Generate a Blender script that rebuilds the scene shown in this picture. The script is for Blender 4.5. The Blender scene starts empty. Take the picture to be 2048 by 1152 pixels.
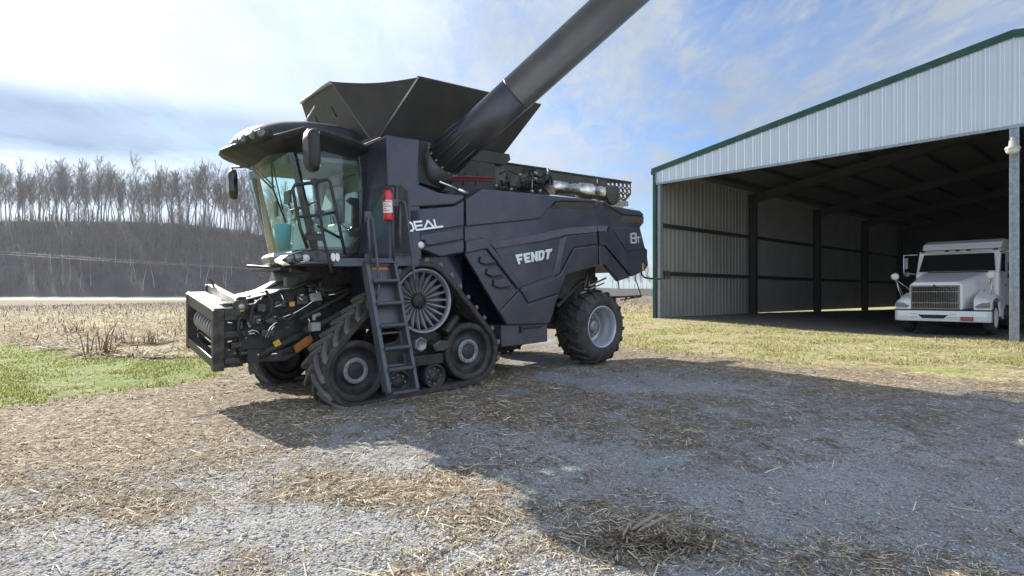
import bpy, math, random
import numpy as np
from mathutils import Vector, Matrix
random.seed(7)
S = bpy.context.scene
C = S.collection
R = math.radians
# ------------------------------------------------------------------ camera, sky, sun, exposure
F, CX, CY, CAMZ = 1200.0, 1024.0, 588.0, 1.55        # focal length and horizon of the photograph, in its own pixels
cam = bpy.data.objects.new('camera', bpy.data.cameras.new('camera'))
C.objects.link(cam); S.camera = cam
cam.location = (0, 0, CAMZ); cam.rotation_euler = (R(90), 0, 0)
cam.data.sensor_width = 36; cam.data.lens = 36*F/2048; cam.data.shift_y = 12/2048
cam.data.clip_start = .05; cam.data.clip_end = 3000
SUN_AZ, SUN_EL = R(42.5), R(28.5)                    # to the left of the view direction, above the horizon
SUN_DIR = Vector((-math.sin(SUN_AZ)*math.cos(SUN_EL), math.cos(SUN_AZ)*math.cos(SUN_EL), math.sin(SUN_EL)))
sun = bpy.data.objects.new('sun', bpy.data.lights.new('sun', 'SUN')); C.objects.link(sun)
sun.data.energy = 5.0; sun.data.angle = R(.6); sun.data.color = (1, .92, .79)
sun.rotation_euler = SUN_DIR.to_track_quat('Z', 'Y').to_euler()
S.view_settings.view_transform = 'Standard'; S.view_settings.look = 'None'
S.view_settings.exposure = .9; S.view_settings.gamma = 1
S.render.engine = 'CYCLES'
S.cycles.max_bounces = 8; S.cycles.transparent_max_bounces = 24
S.cycles.use_denoising = True

def N(nt, kind, **kw):
    n = nt.nodes.new(kind)
    for k, v in kw.items():
        if k.startswith('in_'):
            n.inputs[int(k[3:]) if k[3:].isdigit() else k[3:].replace('_', ' ')].default_value = v
        else: setattr(n, k, v)
    return n
def math_node(nt, op, a, b=None, c=None, clamp=False):
    n = nt.nodes.new('ShaderNodeMath'); n.operation = op; n.use_clamp = clamp
    for i, x in enumerate((a, b, c)):
        if x is None: continue
        if isinstance(x, (int, float)): n.inputs[i].default_value = x
        else: nt.links.new(x, n.inputs[i])
    return n.outputs[0]
def ramp(nt, x, stops, interp='LINEAR'):
    n = nt.nodes.new('ShaderNodeValToRGB'); n.color_ramp.interpolation = interp
    e = n.color_ramp.elements
    while len(e) < len(stops): e.new(.5)
    for i, (p, c) in enumerate(stops):
        e[i].position = p; e[i].color = (c, c, c, 1) if isinstance(c, (int, float)) else (*c, 1)
    nt.links.new(x, n.inputs[0]); return n.outputs[0]
def mixc(nt, f, a, b, mode='MIX'):
    n = nt.nodes.new('ShaderNodeMix'); n.data_type = 'RGBA'; n.blend_type = mode
    for s, x in ((0, f), (6, a), (7, b)):
        if isinstance(x, (int, float)): n.inputs[s].default_value = x
        elif isinstance(x, tuple): n.inputs[s].default_value = (*x, 1)
        else: nt.links.new(x, n.inputs[s])
    return n.outputs[2]

world = bpy.data.worlds.new('World'); S.world = world; world.use_nodes = True
nt = world.node_tree; nt.nodes.clear()
def build_world():
    out = N(nt, 'ShaderNodeOutputWorld'); bg = N(nt, 'ShaderNodeBackground'); nt.links.new(bg.outputs[0], out.inputs[0])
    bg.inputs[1].default_value = .095
    sky = N(nt, 'ShaderNodeTexSky', sky_type='NISHITA', sun_disc=False, sun_elevation=SUN_EL, sun_rotation=-SUN_AZ,
            altitude=100, air_density=1.0, dust_density=1.0, ozone_density=1.5)
    tc = N(nt, 'ShaderNodeTexCoord'); sep = N(nt, 'ShaderNodeSeparateXYZ'); nt.links.new(tc.outputs['Generated'], sep.inputs[0])
    x, y, z = sep.outputs
    zz = math_node(nt, 'ADD', math_node(nt, 'MAXIMUM', z, 0), .10)
    comb = N(nt, 'ShaderNodeCombineXYZ')
    nt.links.new(math_node(nt, 'DIVIDE', x, zz), comb.inputs[0]); nt.links.new(math_node(nt, 'DIVIDE', y, zz), comb.inputs[1])
    def noise(scale, detail, rough, dist=0, rot=0, sc=(1, 1, 1), loc=(0, 0, 0)):
        m = N(nt, 'ShaderNodeMapping'); m.inputs['Rotation'].default_value = (0, 0, rot); m.inputs['Scale'].default_value = sc
        m.inputs['Location'].default_value = loc
        nt.links.new(comb.outputs[0], m.inputs[0])
        n = N(nt, 'ShaderNodeTexNoise'); n.inputs['Scale'].default_value = scale; n.inputs['Detail'].default_value = detail
        n.inputs['Roughness'].default_value = rough; n.inputs['Distortion'].default_value = dist
        nt.links.new(m.outputs[0], n.inputs['Vector']); return n.outputs[0]
    # direction measures: how close to the sun, how far round to the right
    dp = N(nt, 'ShaderNodeVectorMath', operation='DOT_PRODUCT'); nt.links.new(tc.outputs['Generated'], dp.inputs[0]); dp.inputs[1].default_value = SUN_DIR
    glow = dp.outputs['Value']
    # thin high cirrus, streaked
    cir = noise(1.5, 9, .62, .9, R(28), (1.0, .36, 1), (1.3, .4, 0))
    veil = noise(.42, 6, .55, .4, R(10), (1, .6, 1), (.7, 2.1, 0))
    fl = noise(6.0, 7, .62, .5, R(35), (1, .5, 1))
    left = math_node(nt, 'MULTIPLY_ADD', glow, 1.25, -.72, clamp=True)          # 0 at the right .. .5 near the sun
    cov = math_node(nt, 'ADD', math_node(nt, 'ADD', ramp(nt, cir, [(.40, 0), (.66, .62)]), ramp(nt, veil, [(.36, 0), (.66, .48)])),
                    math_node(nt, 'ADD', math_node(nt, 'MULTIPLY', ramp(nt, fl, [(.48, 0), (.70, 1)]), .42), math_node(nt, 'MULTIPLY', ramp(nt, noise(13, 6, .65, .8, R(-25), (1, .4, 1), (2.2, 4.4, 0)), [(.50, 0), (.68, 1)]), .30)))
    cov = math_node(nt, 'ADD', math_node(nt, 'MULTIPLY', cov, 1.0), math_node(nt, 'MULTIPLY', left, .75), clamp=True)
    hor = ramp(nt, z, [(0, .9), (.16, .35), (.34, 0)])
    cov = math_node(nt, 'MAXIMUM', cov, math_node(nt, 'MULTIPLY', hor, .62), clamp=True)
    cov = math_node(nt, 'MINIMUM', cov, .92)
    # brightness of cloud: forward scattering sunward; unseen clouds behind camera brightened as added fill
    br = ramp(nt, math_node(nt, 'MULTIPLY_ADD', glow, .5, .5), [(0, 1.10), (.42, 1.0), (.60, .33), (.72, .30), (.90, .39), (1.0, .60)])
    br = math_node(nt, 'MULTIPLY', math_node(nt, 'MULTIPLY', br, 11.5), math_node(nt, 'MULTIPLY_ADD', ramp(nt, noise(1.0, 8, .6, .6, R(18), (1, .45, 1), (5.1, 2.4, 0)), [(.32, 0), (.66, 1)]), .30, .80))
    ccol = N(nt, 'ShaderNodeCombineColor')
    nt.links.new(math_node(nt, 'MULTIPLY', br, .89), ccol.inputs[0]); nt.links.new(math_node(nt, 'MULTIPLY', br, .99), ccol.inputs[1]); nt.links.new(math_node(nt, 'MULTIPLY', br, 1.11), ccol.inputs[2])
    skyc = mixc(nt, 1.0, sky.outputs[0], (.52, .74, 1.04), 'MULTIPLY')
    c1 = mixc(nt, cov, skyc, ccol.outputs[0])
    # low blue-grey bank of cloud over the wooded hill at the left
    bank_n = noise(.55, 7, .6, .3, 0, (1, 1, 1), (3.1, .2, 0))
    el = ramp(nt, math_node(nt, 'ADD', z, math_node(nt, 'MULTIPLY_ADD', bank_n, .10, -.05)), [(.165, 0), (.195, 1), (.24, 1), (.27, 0)])
    azm = math_node(nt, 'ARCTAN2', x, y)
    az = ramp(nt, math_node(nt, 'MULTIPLY_ADD', azm, .5, .5), [(.18, 1), (.30, .9), (.39, 0)])
    bank = math_node(nt, 'MULTIPLY', el, az)
    bank = math_node(nt, 'MULTIPLY', bank, ramp(nt, bank_n, [(.3, .55), (.5, 1)]), clamp=True)
    c2 = mixc(nt, math_node(nt, 'MULTIPLY', bank, .9), c1, (1.75, 2.6, 3.9))
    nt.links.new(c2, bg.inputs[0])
build_world()

# ------------------------------------------------------------------ small helpers
def tag(o, label=None, cat=None, group=None, kind=None):
    if label: o['label'] = label
    if cat: o['category'] = cat
    if group: o['group'] = group
    if kind: o['kind'] = kind
    return o
def empty(name, loc=(0, 0, 0), mat=None):
    o = bpy.data.objects.new(name, None); C.objects.link(o)
    if mat is not None: o.matrix_world = mat
    else: o.location = loc
    return o

class MB:
    def __init__(s): s.v, s.f, s.sm, s.mi = [], [], [], []
    def add(s, vs, fs, smooth=False, mi=0):
        b = len(s.v); s.v += [tuple(map(float, p)) for p in vs]
        for f in fs: s.f.append([b+i for i in f]); s.sm.append(smooth); s.mi.append(mi)
        return s
    def box(s, a, b, mi=0):
        x0, y0, z0 = (min(a[i], b[i]) for i in range(3)); x1, y1, z1 = (max(a[i], b[i]) for i in range(3))
        return s.add([(x0,y0,z0),(x1,y0,z0),(x1,y1,z0),(x0,y1,z0),(x0,y0,z1),(x1,y0,z1),(x1,y1,z1),(x0,y1,z1)],
                     [(0,3,2,1),(4,5,6,7),(0,1,5,4),(1,2,6,5),(2,3,7,6),(3,0,4,7)], False, mi)
    def loft(s, rings, caps=True, smooth=False, closed=True, mi=0):
        n = len(rings[0]); vs = [p for r in rings for p in r]; fs = []
        m = n if closed else n-1
        for i in range(len(rings)-1):
            for j in range(m):
                k = (j+1) % n; fs.append((i*n+j, i*n+k, (i+1)*n+k, (i+1)*n+j))
        s.add(vs, fs, smooth, mi)
        if caps:
            b = len(s.v)-len(vs)
            s.f.append([b+j for j in range(n)][::-1]); s.sm.append(False); s.mi.append(mi)
            s.f.append([b+(len(rings)-1)*n+j for j in range(n)]); s.sm.append(False); s.mi.append(mi)
        return s
    def prism(s, poly, v0, v1, mi=0):           # polygon in the (x,z) plane, pushed from y=v0 to y=v1
        return s.loft([[(p[0], v0, p[1]) for p in poly], [(p[0], v1, p[1]) for p in poly]], True, False, True, mi)
    def tube(s, pts, r, n=8, smooth=True, mi=0, caps=True):
        pts = [Vector(p) for p in pts]; rr = r if isinstance(r, (list, tuple)) else [r]*len(pts)
        rings = []; up = None
        for i, p in enumerate(pts):
            t = (pts[min(i+1, len(pts)-1)]-pts[max(i-1, 0)]).normalized()
            if up is None: up = Vector((0, 0, 1)) if abs(t.z) < .9 else Vector((1, 0, 0))
            a = t.cross(up)
            if a.length < 1e-4: a = t.orthogonal()
            a.normalize(); b = a.cross(t).normalized(); up = b
            rings.append([p + a*math.cos(q*2*math.pi/n)*rr[i] + b*math.sin(q*2*math.pi/n)*rr[i] for q in range(n)])
        return s.loft(rings, caps, smooth, True, mi)
    def lathe(s, prof, c, axis='y', n=40, smooth=True, mi=0, caps=False):   # prof: (offset along axis, radius)
        rings = []
        for o, r in prof:
            ring = []
            for k in range(n):
                a = 2*math.pi*k/n; x, z = math.cos(a)*r, math.sin(a)*r
                ring.append({'y': (c[0]+x, c[1]+o, c[2]+z), 'z': (c[0]+x, c[1]+z, c[2]+o), 'x': (c[0]+o, c[1]+x, c[2]+z)}[axis])
            rings.append(ring)
        return s.loft(rings, caps, smooth, True, mi)
    def quad(s, a, b, c, d, th=.03, mi=0):      # slab of thickness th with the quad as its middle
        a, b, c, d = map(Vector, (a, b, c, d)); nrm = (b-a).cross(d-a).normalized()*th/2
        return s.loft([[p-nrm for p in (a, b, c, d)], [p+nrm for p in (a, b, c, d)]])
    def build(s, name, mats, parent=None, bevel=0, seg=2, M=None, smooth_all=False):
        me = bpy.data.meshes.new(name); me.from_pydata(s.v, [], s.f)
        me.polygons.foreach_set('use_smooth', [True]*len(s.f) if smooth_all else s.sm)
        mats = mats if isinstance(mats, (list, tuple)) else [mats]
        for m in mats: me.materials.append(m)
        if len(mats) > 1: me.polygons.foreach_set('material_index', s.mi)
        me.update()
        o = bpy.data.objects.new(name, me); C.objects.link(o)
        if parent is not None: o.parent = parent
        if M is not None: o.matrix_world = M
        if bevel:
            b = o.modifiers.new('bevel', 'BEVEL'); b.width = bevel; b.segments = seg; b.limit_method = 'ANGLE'; b.angle_limit = R(32)
        return o

# ------------------------------------------------------------------ materials
MATS = {}
def mat(name, col, rough=.5, metal=0, noise=0, nscale=8, bump=0, bscale=60, coat=0, dirt=None, dirt_amt=.0, dscale=3, spec=.5, stretch=(1, 1, 1)):
    m = bpy.data.materials.new(name); m.use_nodes = True; t = m.node_tree; b = t.nodes['Principled BSDF']
    b.inputs['Roughness'].default_value = rough; b.inputs['Metallic'].default_value = metal
    b.inputs['Coat Weight'].default_value = coat; b.inputs['Coat Roughness'].default_value = .12
    b.inputs['Specular IOR Level'].default_value = spec
    tc = N(t, 'ShaderNodeTexCoord'); mp = N(t, 'ShaderNodeMapping'); mp.inputs['Scale'].default_value = stretch
    t.links.new(tc.outputs['Object'], mp.inputs[0])
    nz = N(t, 'ShaderNodeTexNoise'); nz.inputs['Scale'].default_value = nscale; nz.inputs['Detail'].default_value = 6; nz.inputs['Roughness'].default_value = .6
    t.links.new(mp.outputs[0], nz.inputs['Vector'])
    c = mixc(t, ramp(t, nz.outputs[0], [(.3, 0), (.7, 1)]), tuple(x*(1-noise) for x in col), tuple(min(1, x*(1+noise)) for x in col))
    if dirt:
        dz = N(t, 'ShaderNodeTexNoise'); dz.inputs['Scale'].default_value = dscale; dz.inputs['Detail'].default_value = 8; dz.inputs['Roughness'].default_value = .7
        t.links.new(mp.outputs[0], dz.inputs['Vector'])
        f = math_node(t, 'MULTIPLY', ramp(t, dz.outputs[0], [(.42, 0), (.72, 1)]), dirt_amt)
        c = mixc(t, f, c, dirt)
        t.links.new(math_node(t, 'MULTIPLY_ADD', f, .5, rough, clamp=True), b.inputs['Roughness'])
    t.links.new(c, b.inputs['Base Color'])
    if bump:
        bz = N(t, 'ShaderNodeTexNoise'); bz.inputs['Scale'].default_value = bscale; bz.inputs['Detail'].default_value = 4
        t.links.new(mp.outputs[0], bz.inputs['Vector'])
        bn = N(t, 'ShaderNodeBump'); bn.inputs['Strength'].default_value = bump; bn.inputs['Distance'].default_value = .01
        t.links.new(bz.outputs[0], bn.inputs['Height']); t.links.new(bn.outputs[0], b.inputs['Normal'])
    MATS[name] = m; return m
DUST = (.20, .17, .13)
paint = mat('navy_paint', (.029, .033, .053), .36, .25, .12, 3, coat=.25, dirt=DUST, dirt_amt=.22, dscale=2.2, bump=.03, bscale=250)
paint2 = mat('grey_navy_plastic', (.046, .050, .062), .5, 0, .12, 4, dirt=DUST, dirt_amt=.22, dscale=2.5, bump=.05, bscale=300)
navy = mat('deep_blue_paint', (.012, .012, .045), .35, .2, .1, 3, coat=.3, dirt=DUST, dirt_amt=.10)
ladderm = mat('ladder_grey', (.075, .085, .105), .45, .3, .15, 9, dirt=DUST, dirt_amt=.3, dscale=6)
black = mat('black_steel', (.016, .016, .017), .5, .2, .25, 12, dirt=DUST, dirt_amt=.25, dscale=6, bump=.15, bscale=60)
blackg = mat('black_gloss', (.012, .012, .014), .25, 0, .1, 12, coat=.4, dirt=DUST, dirt_amt=.12, dscale=5)
frame_m = mat('worn_black_frame', (.045, .043, .040), .42, .3, .3, 9, dirt=(.25, .22, .18), dirt_amt=.45, dscale=7, bump=.1)
worn = mat('worn_bright_steel', (.36, .35, .33), .38, .7, .2, 10, dirt=(.22, .18, .13), dirt_amt=.4, dscale=8, bump=.1)
rubber = mat('rubber', (.026, .025, .025), .72, 0, .25, 10, dirt=(.16, .135, .11), dirt_amt=.42, dscale=5, bump=.3, bscale=90)
rubber_wear = mat('worn_rubber_lug', (.125, .122, .12), .65, 0, .25, 14, dirt=(.18, .155, .13), dirt_amt=.5, dscale=7, bump=.3, bscale=90)
darkidler = mat('dark_cast_iron', (.03, .031, .034), .5, .3, .25, 6, dirt=(.16, .13, .10), dirt_amt=.35, dscale=6, bump=.2)
silver = mat('silver_paint', (.25, .26, .275), .38, .6, .12, 8, dirt=(.2, .17, .14), dirt_amt=.35, dscale=6)
rimm = mat('silver_rim', (.44, .47, .51), .35, .35, .1, 8, dirt=(.2, .17, .13), dirt_amt=.25, dscale=7)
ringm = mat('bolt_ring_grey', (.26, .27, .28), .5, .4, .25, 16, dirt=(.15, .12, .09), dirt_amt=.5, dscale=9)
chrome = mat('chrome', (.75, .76, .78), .14, 1, .1, 12)
exh = mat('heat_shield_foil', (.62, .60, .55), .26, 1, .25, 14, bump=.6, bscale=35, dirt=(.25, .2, .14), dirt_amt=.4, dscale=5)
roofm = mat('cab_roof_black', (.016, .016, .018), .55, 0, .1, 12, coat=.05, dirt=DUST, dirt_amt=.04, dscale=5)
tankm = mat('tank_panel_brown_grey', (.034, .031, .029), .62, .1, .18, 3, dirt=(.14, .12, .09), dirt_amt=.3, dscale=2)
canvas = mat('tank_gusset_fabric', (.040, .035, .030), .8, 0, .2, 4, dirt=(.14, .12, .09), dirt_amt=.3)
dusty_rim = mat('dusty_rim', (.30, .28, .24), .7, 0, .15, 8)
tankfront = mat('tank_front_dusty', (.10, .093, .085), .55, .1, .15, 3, dirt=(.2, .18, .15), dirt_amt=.3)
olive = mat('engine_fence_olive', (.040, .040, .030), .55, .1, .2, 5, dirt=DUST, dirt_amt=.3)
augerm = mat('auger_grey', (.085, .078, .066), .36, .3, .10, 2, coat=.25, dirt=(.20, .18, .14), dirt_amt=.22, dscale=2)
augern = mat('auger_navy_base', (.042, .045, .054), .38, .3, .10, 2, coat=.2, dirt=(.18, .16, .13), dirt_amt=.2, dscale=2)
letter = mat('silver_letters', (.72, .73, .74), .3, .5, .05, 10)
orange = mat('orange_lens', (.75, .16, .02), .3, 0, .1, 10)
yellow = mat('yellow_sticker', (.62, .36, .03), .5, 0, .3, 30)
redm = mat('extinguisher_red', (.55, .02, .025), .3, 0, .1, 10, coat=.3)
whitem = mat('white_plastic', (.75, .75, .73), .4, 0, .05, 10)
redcable = mat('red_hose', (.28, .02, .015), .5)
seatm = mat('seat_fabric', (.32, .34, .31), .8, 0, .15, 12)
trimm = mat('cab_trim_pale', (.62, .64, .58), .6, 0, .1, 6)
trimd = mat('cab_trim_dark', (.17, .18, .17), .6, 0, .1, 6)
teal = mat('teal_plastic', (.08, .42, .60), .45, 0, .1, 8)
mirrorm = mat('mirror_glass', (.8, .82, .85), .03, 1)
def glass_mat(name, tint, gl=.9, rough=.02, haze=.0):
    m = bpy.data.materials.new(name); m.use_nodes = True; t = m.node_tree; t.nodes.clear()
    o = N(t, 'ShaderNodeOutputMaterial'); tr = N(t, 'ShaderNodeBsdfTransparent'); tr.inputs[0].default_value = (*tint, 1)
    g = N(t, 'ShaderNodeBsdfGlossy'); g.inputs['Roughness'].default_value = rough; g.inputs[0].default_value = (gl, gl, gl, 1)
    lw = N(t, 'ShaderNodeLayerWeight'); fr = math_node(t, 'MULTIPLY_ADD', math_node(t, 'POWER', lw.outputs['Facing'], 4.0), .75, .045)
    mx = N(t, 'ShaderNodeMixShader'); t.links.new(fr, mx.inputs[0]); t.links.new(tr.outputs[0], mx.inputs[1]); t.links.new(g.outputs[0], mx.inputs[2])
    if haze:
        d = N(t, 'ShaderNodeBsdfDiffuse'); d.inputs[0].default_value = (.62, .66, .60, 1)
        tl = N(t, 'ShaderNodeBsdfTranslucent'); tl.inputs[0].default_value = (.75, .82, .74, 1)
        a = N(t, 'ShaderNodeMixShader'); a.inputs[0].default_value = .6; t.links.new(d.outputs[0], a.inputs[1]); t.links.new(tl.outputs[0], a.inputs[2])
        nz = N(t, 'ShaderNodeTexNoise'); nz.inputs['Scale'].default_value = 2.5; nz.inputs['Detail'].default_value = 6
        tc = N(t, 'ShaderNodeTexCoord'); t.links.new(tc.outputs['Object'], nz.inputs['Vector'])
        f = math_node(t, 'MULTIPLY', ramp(t, nz.outputs[0], [(.3, .4), (.7, 1)]), haze)
        m2 = N(t, 'ShaderNodeMixShader'); t.links.new(f, m2.inputs[0]); t.links.new(mx.outputs[0], m2.inputs[1]); t.links.new(a.outputs[0], m2.inputs[2])
        t.links.new(m2.outputs[0], o.inputs[0])
    else: t.links.new(mx.outputs[0], o.inputs[0])
    MATS[name] = m; return m
cabglass = glass_mat('dusty_cab_glass', (.78, .96, .95), haze=.06)
lampglass = mat('lamp_glass', (.16, .165, .17), .15, .3, .1, 10, coat=.5)

# ------------------------------------------------------------------ the combine's own frame (x rearwards, y away from the camera side, z up)
TH, PT = R(40), R(2.0)
O3 = Vector((1.745, 11.2, .23))
ct, st, cp, sp = math.cos(TH), math.sin(TH), math.cos(PT), math.sin(PT)
U, V, W = Vector((ct*cp, st*cp, sp)), Vector((-st, ct, 0)), Vector((-ct*sp, -st*sp, cp))
CM = Matrix(((U.x, V.x, W.x, O3.x), (U.y, V.y, W.y, O3.y), (U.z, V.z, W.z, O3.z), (0, 0, 0, 1)))
def L(px, py, v):                       # a measured point of the photo, taken on the machine's own upright plane y = v
    d = Vector(((px-CX)/F, 1, (CY-py)/F)); oc = Vector((0, 0, CAMZ))-O3
    t = (v-oc.dot(V))/d.dot(V); p = oc+d*t
    return (p.dot(U), p.dot(W))
def P3(px, py, v):
    a, b = L(px, py, v); return (a, v, b)
def PL(lst, v): return [L(x, y, v) for x, y in lst]

# ------------------------------------------------------------------ ground height
def wpt(u, v): p = CM @ Vector((u, v, 0)); return (p.x, p.y, p.z)
CTRL = [wpt(-5, 0), wpt(-3.1, 0), wpt(-.05, 0), wpt(-5, 3.3), wpt(-3, 3.3), wpt(0, 3.3)]
CTRL = [(a, b, c-.0) for a, b, c in CTRL]
CTRL += [(5.66, 23.75, .60), (11.4, 28.9, .62), (17, 34, .57), (22.6, 39, .50), (28, 44, .45), (13, 15.6, .315), (12.1, 19.1, .30), (13.8, 17.3, .30), (16.5, 24, .32),
         (0, 0, 0), (-5, 5, 0), (-4, 2, 0), (4, 4, .03), (6, 8, .14), (9, 3, .05), (0, -10, 0), (-14, 16, -.05), (-14, 30, -.1), (-3, 18, .2), (2, 28, .45), (-40, 60, 0), (-40, 120, -.05),
         (-30, 180, 0), (-120, 180, 0), (0, 60, .4), (40, 120, .4), (60, 60, .3), (80, 180, .3), (0, 180, .1), (160, 160, .2), (-100, 0, 0), (100, 0, 0), (30, 10, .2), (24, 22, .25), (35, 35, .3)]
A = np.array(CTRL); kern = lambda r: np.sqrt(r*r+9.0)
D_ = np.sqrt(((A[:, None, :2]-A[None, :, :2])**2).sum(-1))
WT = np.linalg.solve(kern(D_)+np.eye(len(A))*-.02, A[:, 2])
def gh(x, y):
    x = np.asarray(x, float); y = np.asarray(y, float)
    r = np.sqrt((x[..., None]-A[:, 0])**2+(y[..., None]-A[:, 1])**2)
    h = (kern(r)*WT).sum(-1)
    far = np.clip((y-172)/25, 0, 1)
    return h*(1-far)+far*(.75+(x*0))
def g1(x, y): return float(gh(np.array([x]), np.array([y]))[0])
def ground_px(px, py):                  # where a measured ground point of the photo lies on the real ground
    d = Vector(((px-CX)/F, 1, (CY-py)/F)); y = 5.0
    for _ in range(30): y = (g1(d.x*y, y)-CAMZ)/d.z
    return d.x*y, y

def smooth_noise(x, y, s, seed=0):
    rs = np.random.RandomState(seed); tot = np.zeros_like(x); amp = 1; nrm = 0
    for o in range(4):
        a, b, c, d = rs.uniform(0, 100, 4); k = (2**o)/s
        gx, gy = x*k+a, y*k+b; ix, iy = np.floor(gx), np.floor(gy); fx, fy = gx-ix, gy-iy
        fx = fx*fx*(3-2*fx); fy = fy*fy*(3-2*fy)
        def hsh(i, j):
            q = np.sin(i*127.1+j*311.7+c*13.7)*43758.5453; return q-np.floor(q)
        v = (hsh(ix, iy)*(1-fx)+hsh(ix+1, iy)*fx)*(1-fy)+(hsh(ix, iy+1)*(1-fx)+hsh(ix+1, iy+1)*fx)*fy
        tot += v*amp; nrm += amp; amp *= .55
    return tot/nrm
def sstep(a, b, x): t = np.clip((x-a)/(b-a), 0, 1); return t*t*(3-2*t)
# signed side of a line through two photo-measured ground points, metres, positive on the right of a->b
def side_of(pa, pb):
    a = Vector(ground_px(*pa)); b = Vector(ground_px(*pb)); t = (b-a).normalized()
    return lambda x, y: (x-a.x)*t.y-(y-a.y)*t.x
lawn_near = side_of((0, 850), (430, 742))      # near edge of the lawn
lawn_far = side_of((0, 690), (400, 712))
grav_edge = side_of((0, 985), (430, 850))
barn_strip = side_of((1290, 705), (2048, 775))
field_edge = side_of((0, 640), (380, 628))
def masks(x, y):
    """what covers the ground: lawn, straw litter, bare gravel, stubble field"""
    n1 = smooth_noise(x, y, 2.2, 1)-.5; n2 = smooth_noise(x, y, .7, 2)-.5; n3 = smooth_noise(x, y, 6, 3)-.5
    ln = -lawn_near(x, y)+n1*4.0+n2*2.2; lf = -lawn_far(x, y)+n1*5+n3*3
    left = sstep(-.2, -4.6, x-(y-10)*-.06+n1*2)
    lawn = sstep(-.6, 1.1, ln)*sstep(.8, -1.2, lf)*left
    bs = -barn_strip(x, y)+n1*2.6+n2*1.2
    strip = sstep(-.6, 1.2, bs)*sstep(.5, 2.5, x+n1)
    field = sstep(-1.0, 1.5, lf)*(1-strip)*sstep(1.0, -2.0, x-(y-20)*.25)
    field = np.maximum(field, sstep(26, 32, y)*(1-sstep(-4, 4, x-(y-24)*1.1)))
    gr = -grav_edge(x, y)
    gravel = 1-sstep(-1.6, 1.2, gr+n1*4.2+n2*1.6)
    gravel = np.maximum(gravel, sstep(.6, 3.2, x+n1*4.0+n2*1.6)*.97)
    patch = sstep(.40, .68, smooth_noise(x*.8+y*.3, y*1.1, 1.7, 12)*.6+smooth_noise(x, y, .55, 13)*.4)
    gravel = gravel*(1-patch*np.clip(.92-.16*np.maximum(x, 0), .40, .92))
    gravel = gravel*(1-.34*sstep(1.5, -2.5, x)*sstep(3.2, 6.5, y))*(1-.75*sstep(-3.2, -.2, bs)*sstep(.5, 2.5, x))
    gravel = gravel*(1-lawn)*(1-strip)*(1-field)
    barn = sstep(.0, .6, (x-5.66)*.743+(y-23.75)*.669-.2)*sstep(.3, -.1, -((x-5.66)*.669-(y-23.75)*.743))
    return lawn, strip*(1-barn), field*(1-barn), gravel, barn
def axis_pts(segs):
    o = []
    for a, b, st_ in segs: o += list(np.arange(a, b, st_))
    return np.array(sorted(set(np.round(o, 4))))
xs = axis_pts([(-900, -100, 60), (-100, -30, 5), (-30, -12, 1), (-12, 15, .16), (15, 40, 1), (40, 120, 6), (120, 901, 60)])
ys = axis_pts([(-60, -4, 8), (-4, 1, .5), (1, 16, .16), (16, 28, .3), (28, 60, 1.2), (60, 200, 6), (200, 260, 20), (260, 1401, 100)])
GX, GY = np.meshgrid(xs, ys); GZ = gh(GX, GY)
near = np.exp(-(GX**2+(GY-6)**2)/600)
GZ = GZ+(smooth_noise(GX, GY, 1.5, 9)-.5)*.05*near+(smooth_noise(GX, GY, .5, 10)-.5)*.022*near
mk = masks(GX, GY)
GZ = GZ-.0*mk[0]
ny, nx = GX.shape
vid = np.arange(nx*ny).reshape(ny, nx)
faces = np.stack([vid[:-1, :-1], vid[:-1, 1:], vid[1:, 1:], vid[1:, :-1]], -1).reshape(-1, 4)
gm = bpy.data.meshes.new('ground'); gm.from_pydata(np.stack([GX, GY, GZ], -1).reshape(-1, 3).tolist(), [], faces.tolist())
gm.polygons.foreach_set('use_smooth', [True]*len(faces))
for nm, m_ in zip(('lawn', 'strip', 'field', 'gravel', 'barnfloor'), mk):
    a_ = gm.attributes.new(nm, 'FLOAT', 'POINT'); a_.data.foreach_set('value', m_.reshape(-1).astype(np.float32))
ground = bpy.data.objects.new('ground', gm); C.objects.link(ground)
tag(ground, 'gravel yard running into straw litter, lawn and stubble field', 'ground', kind='structure')

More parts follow.
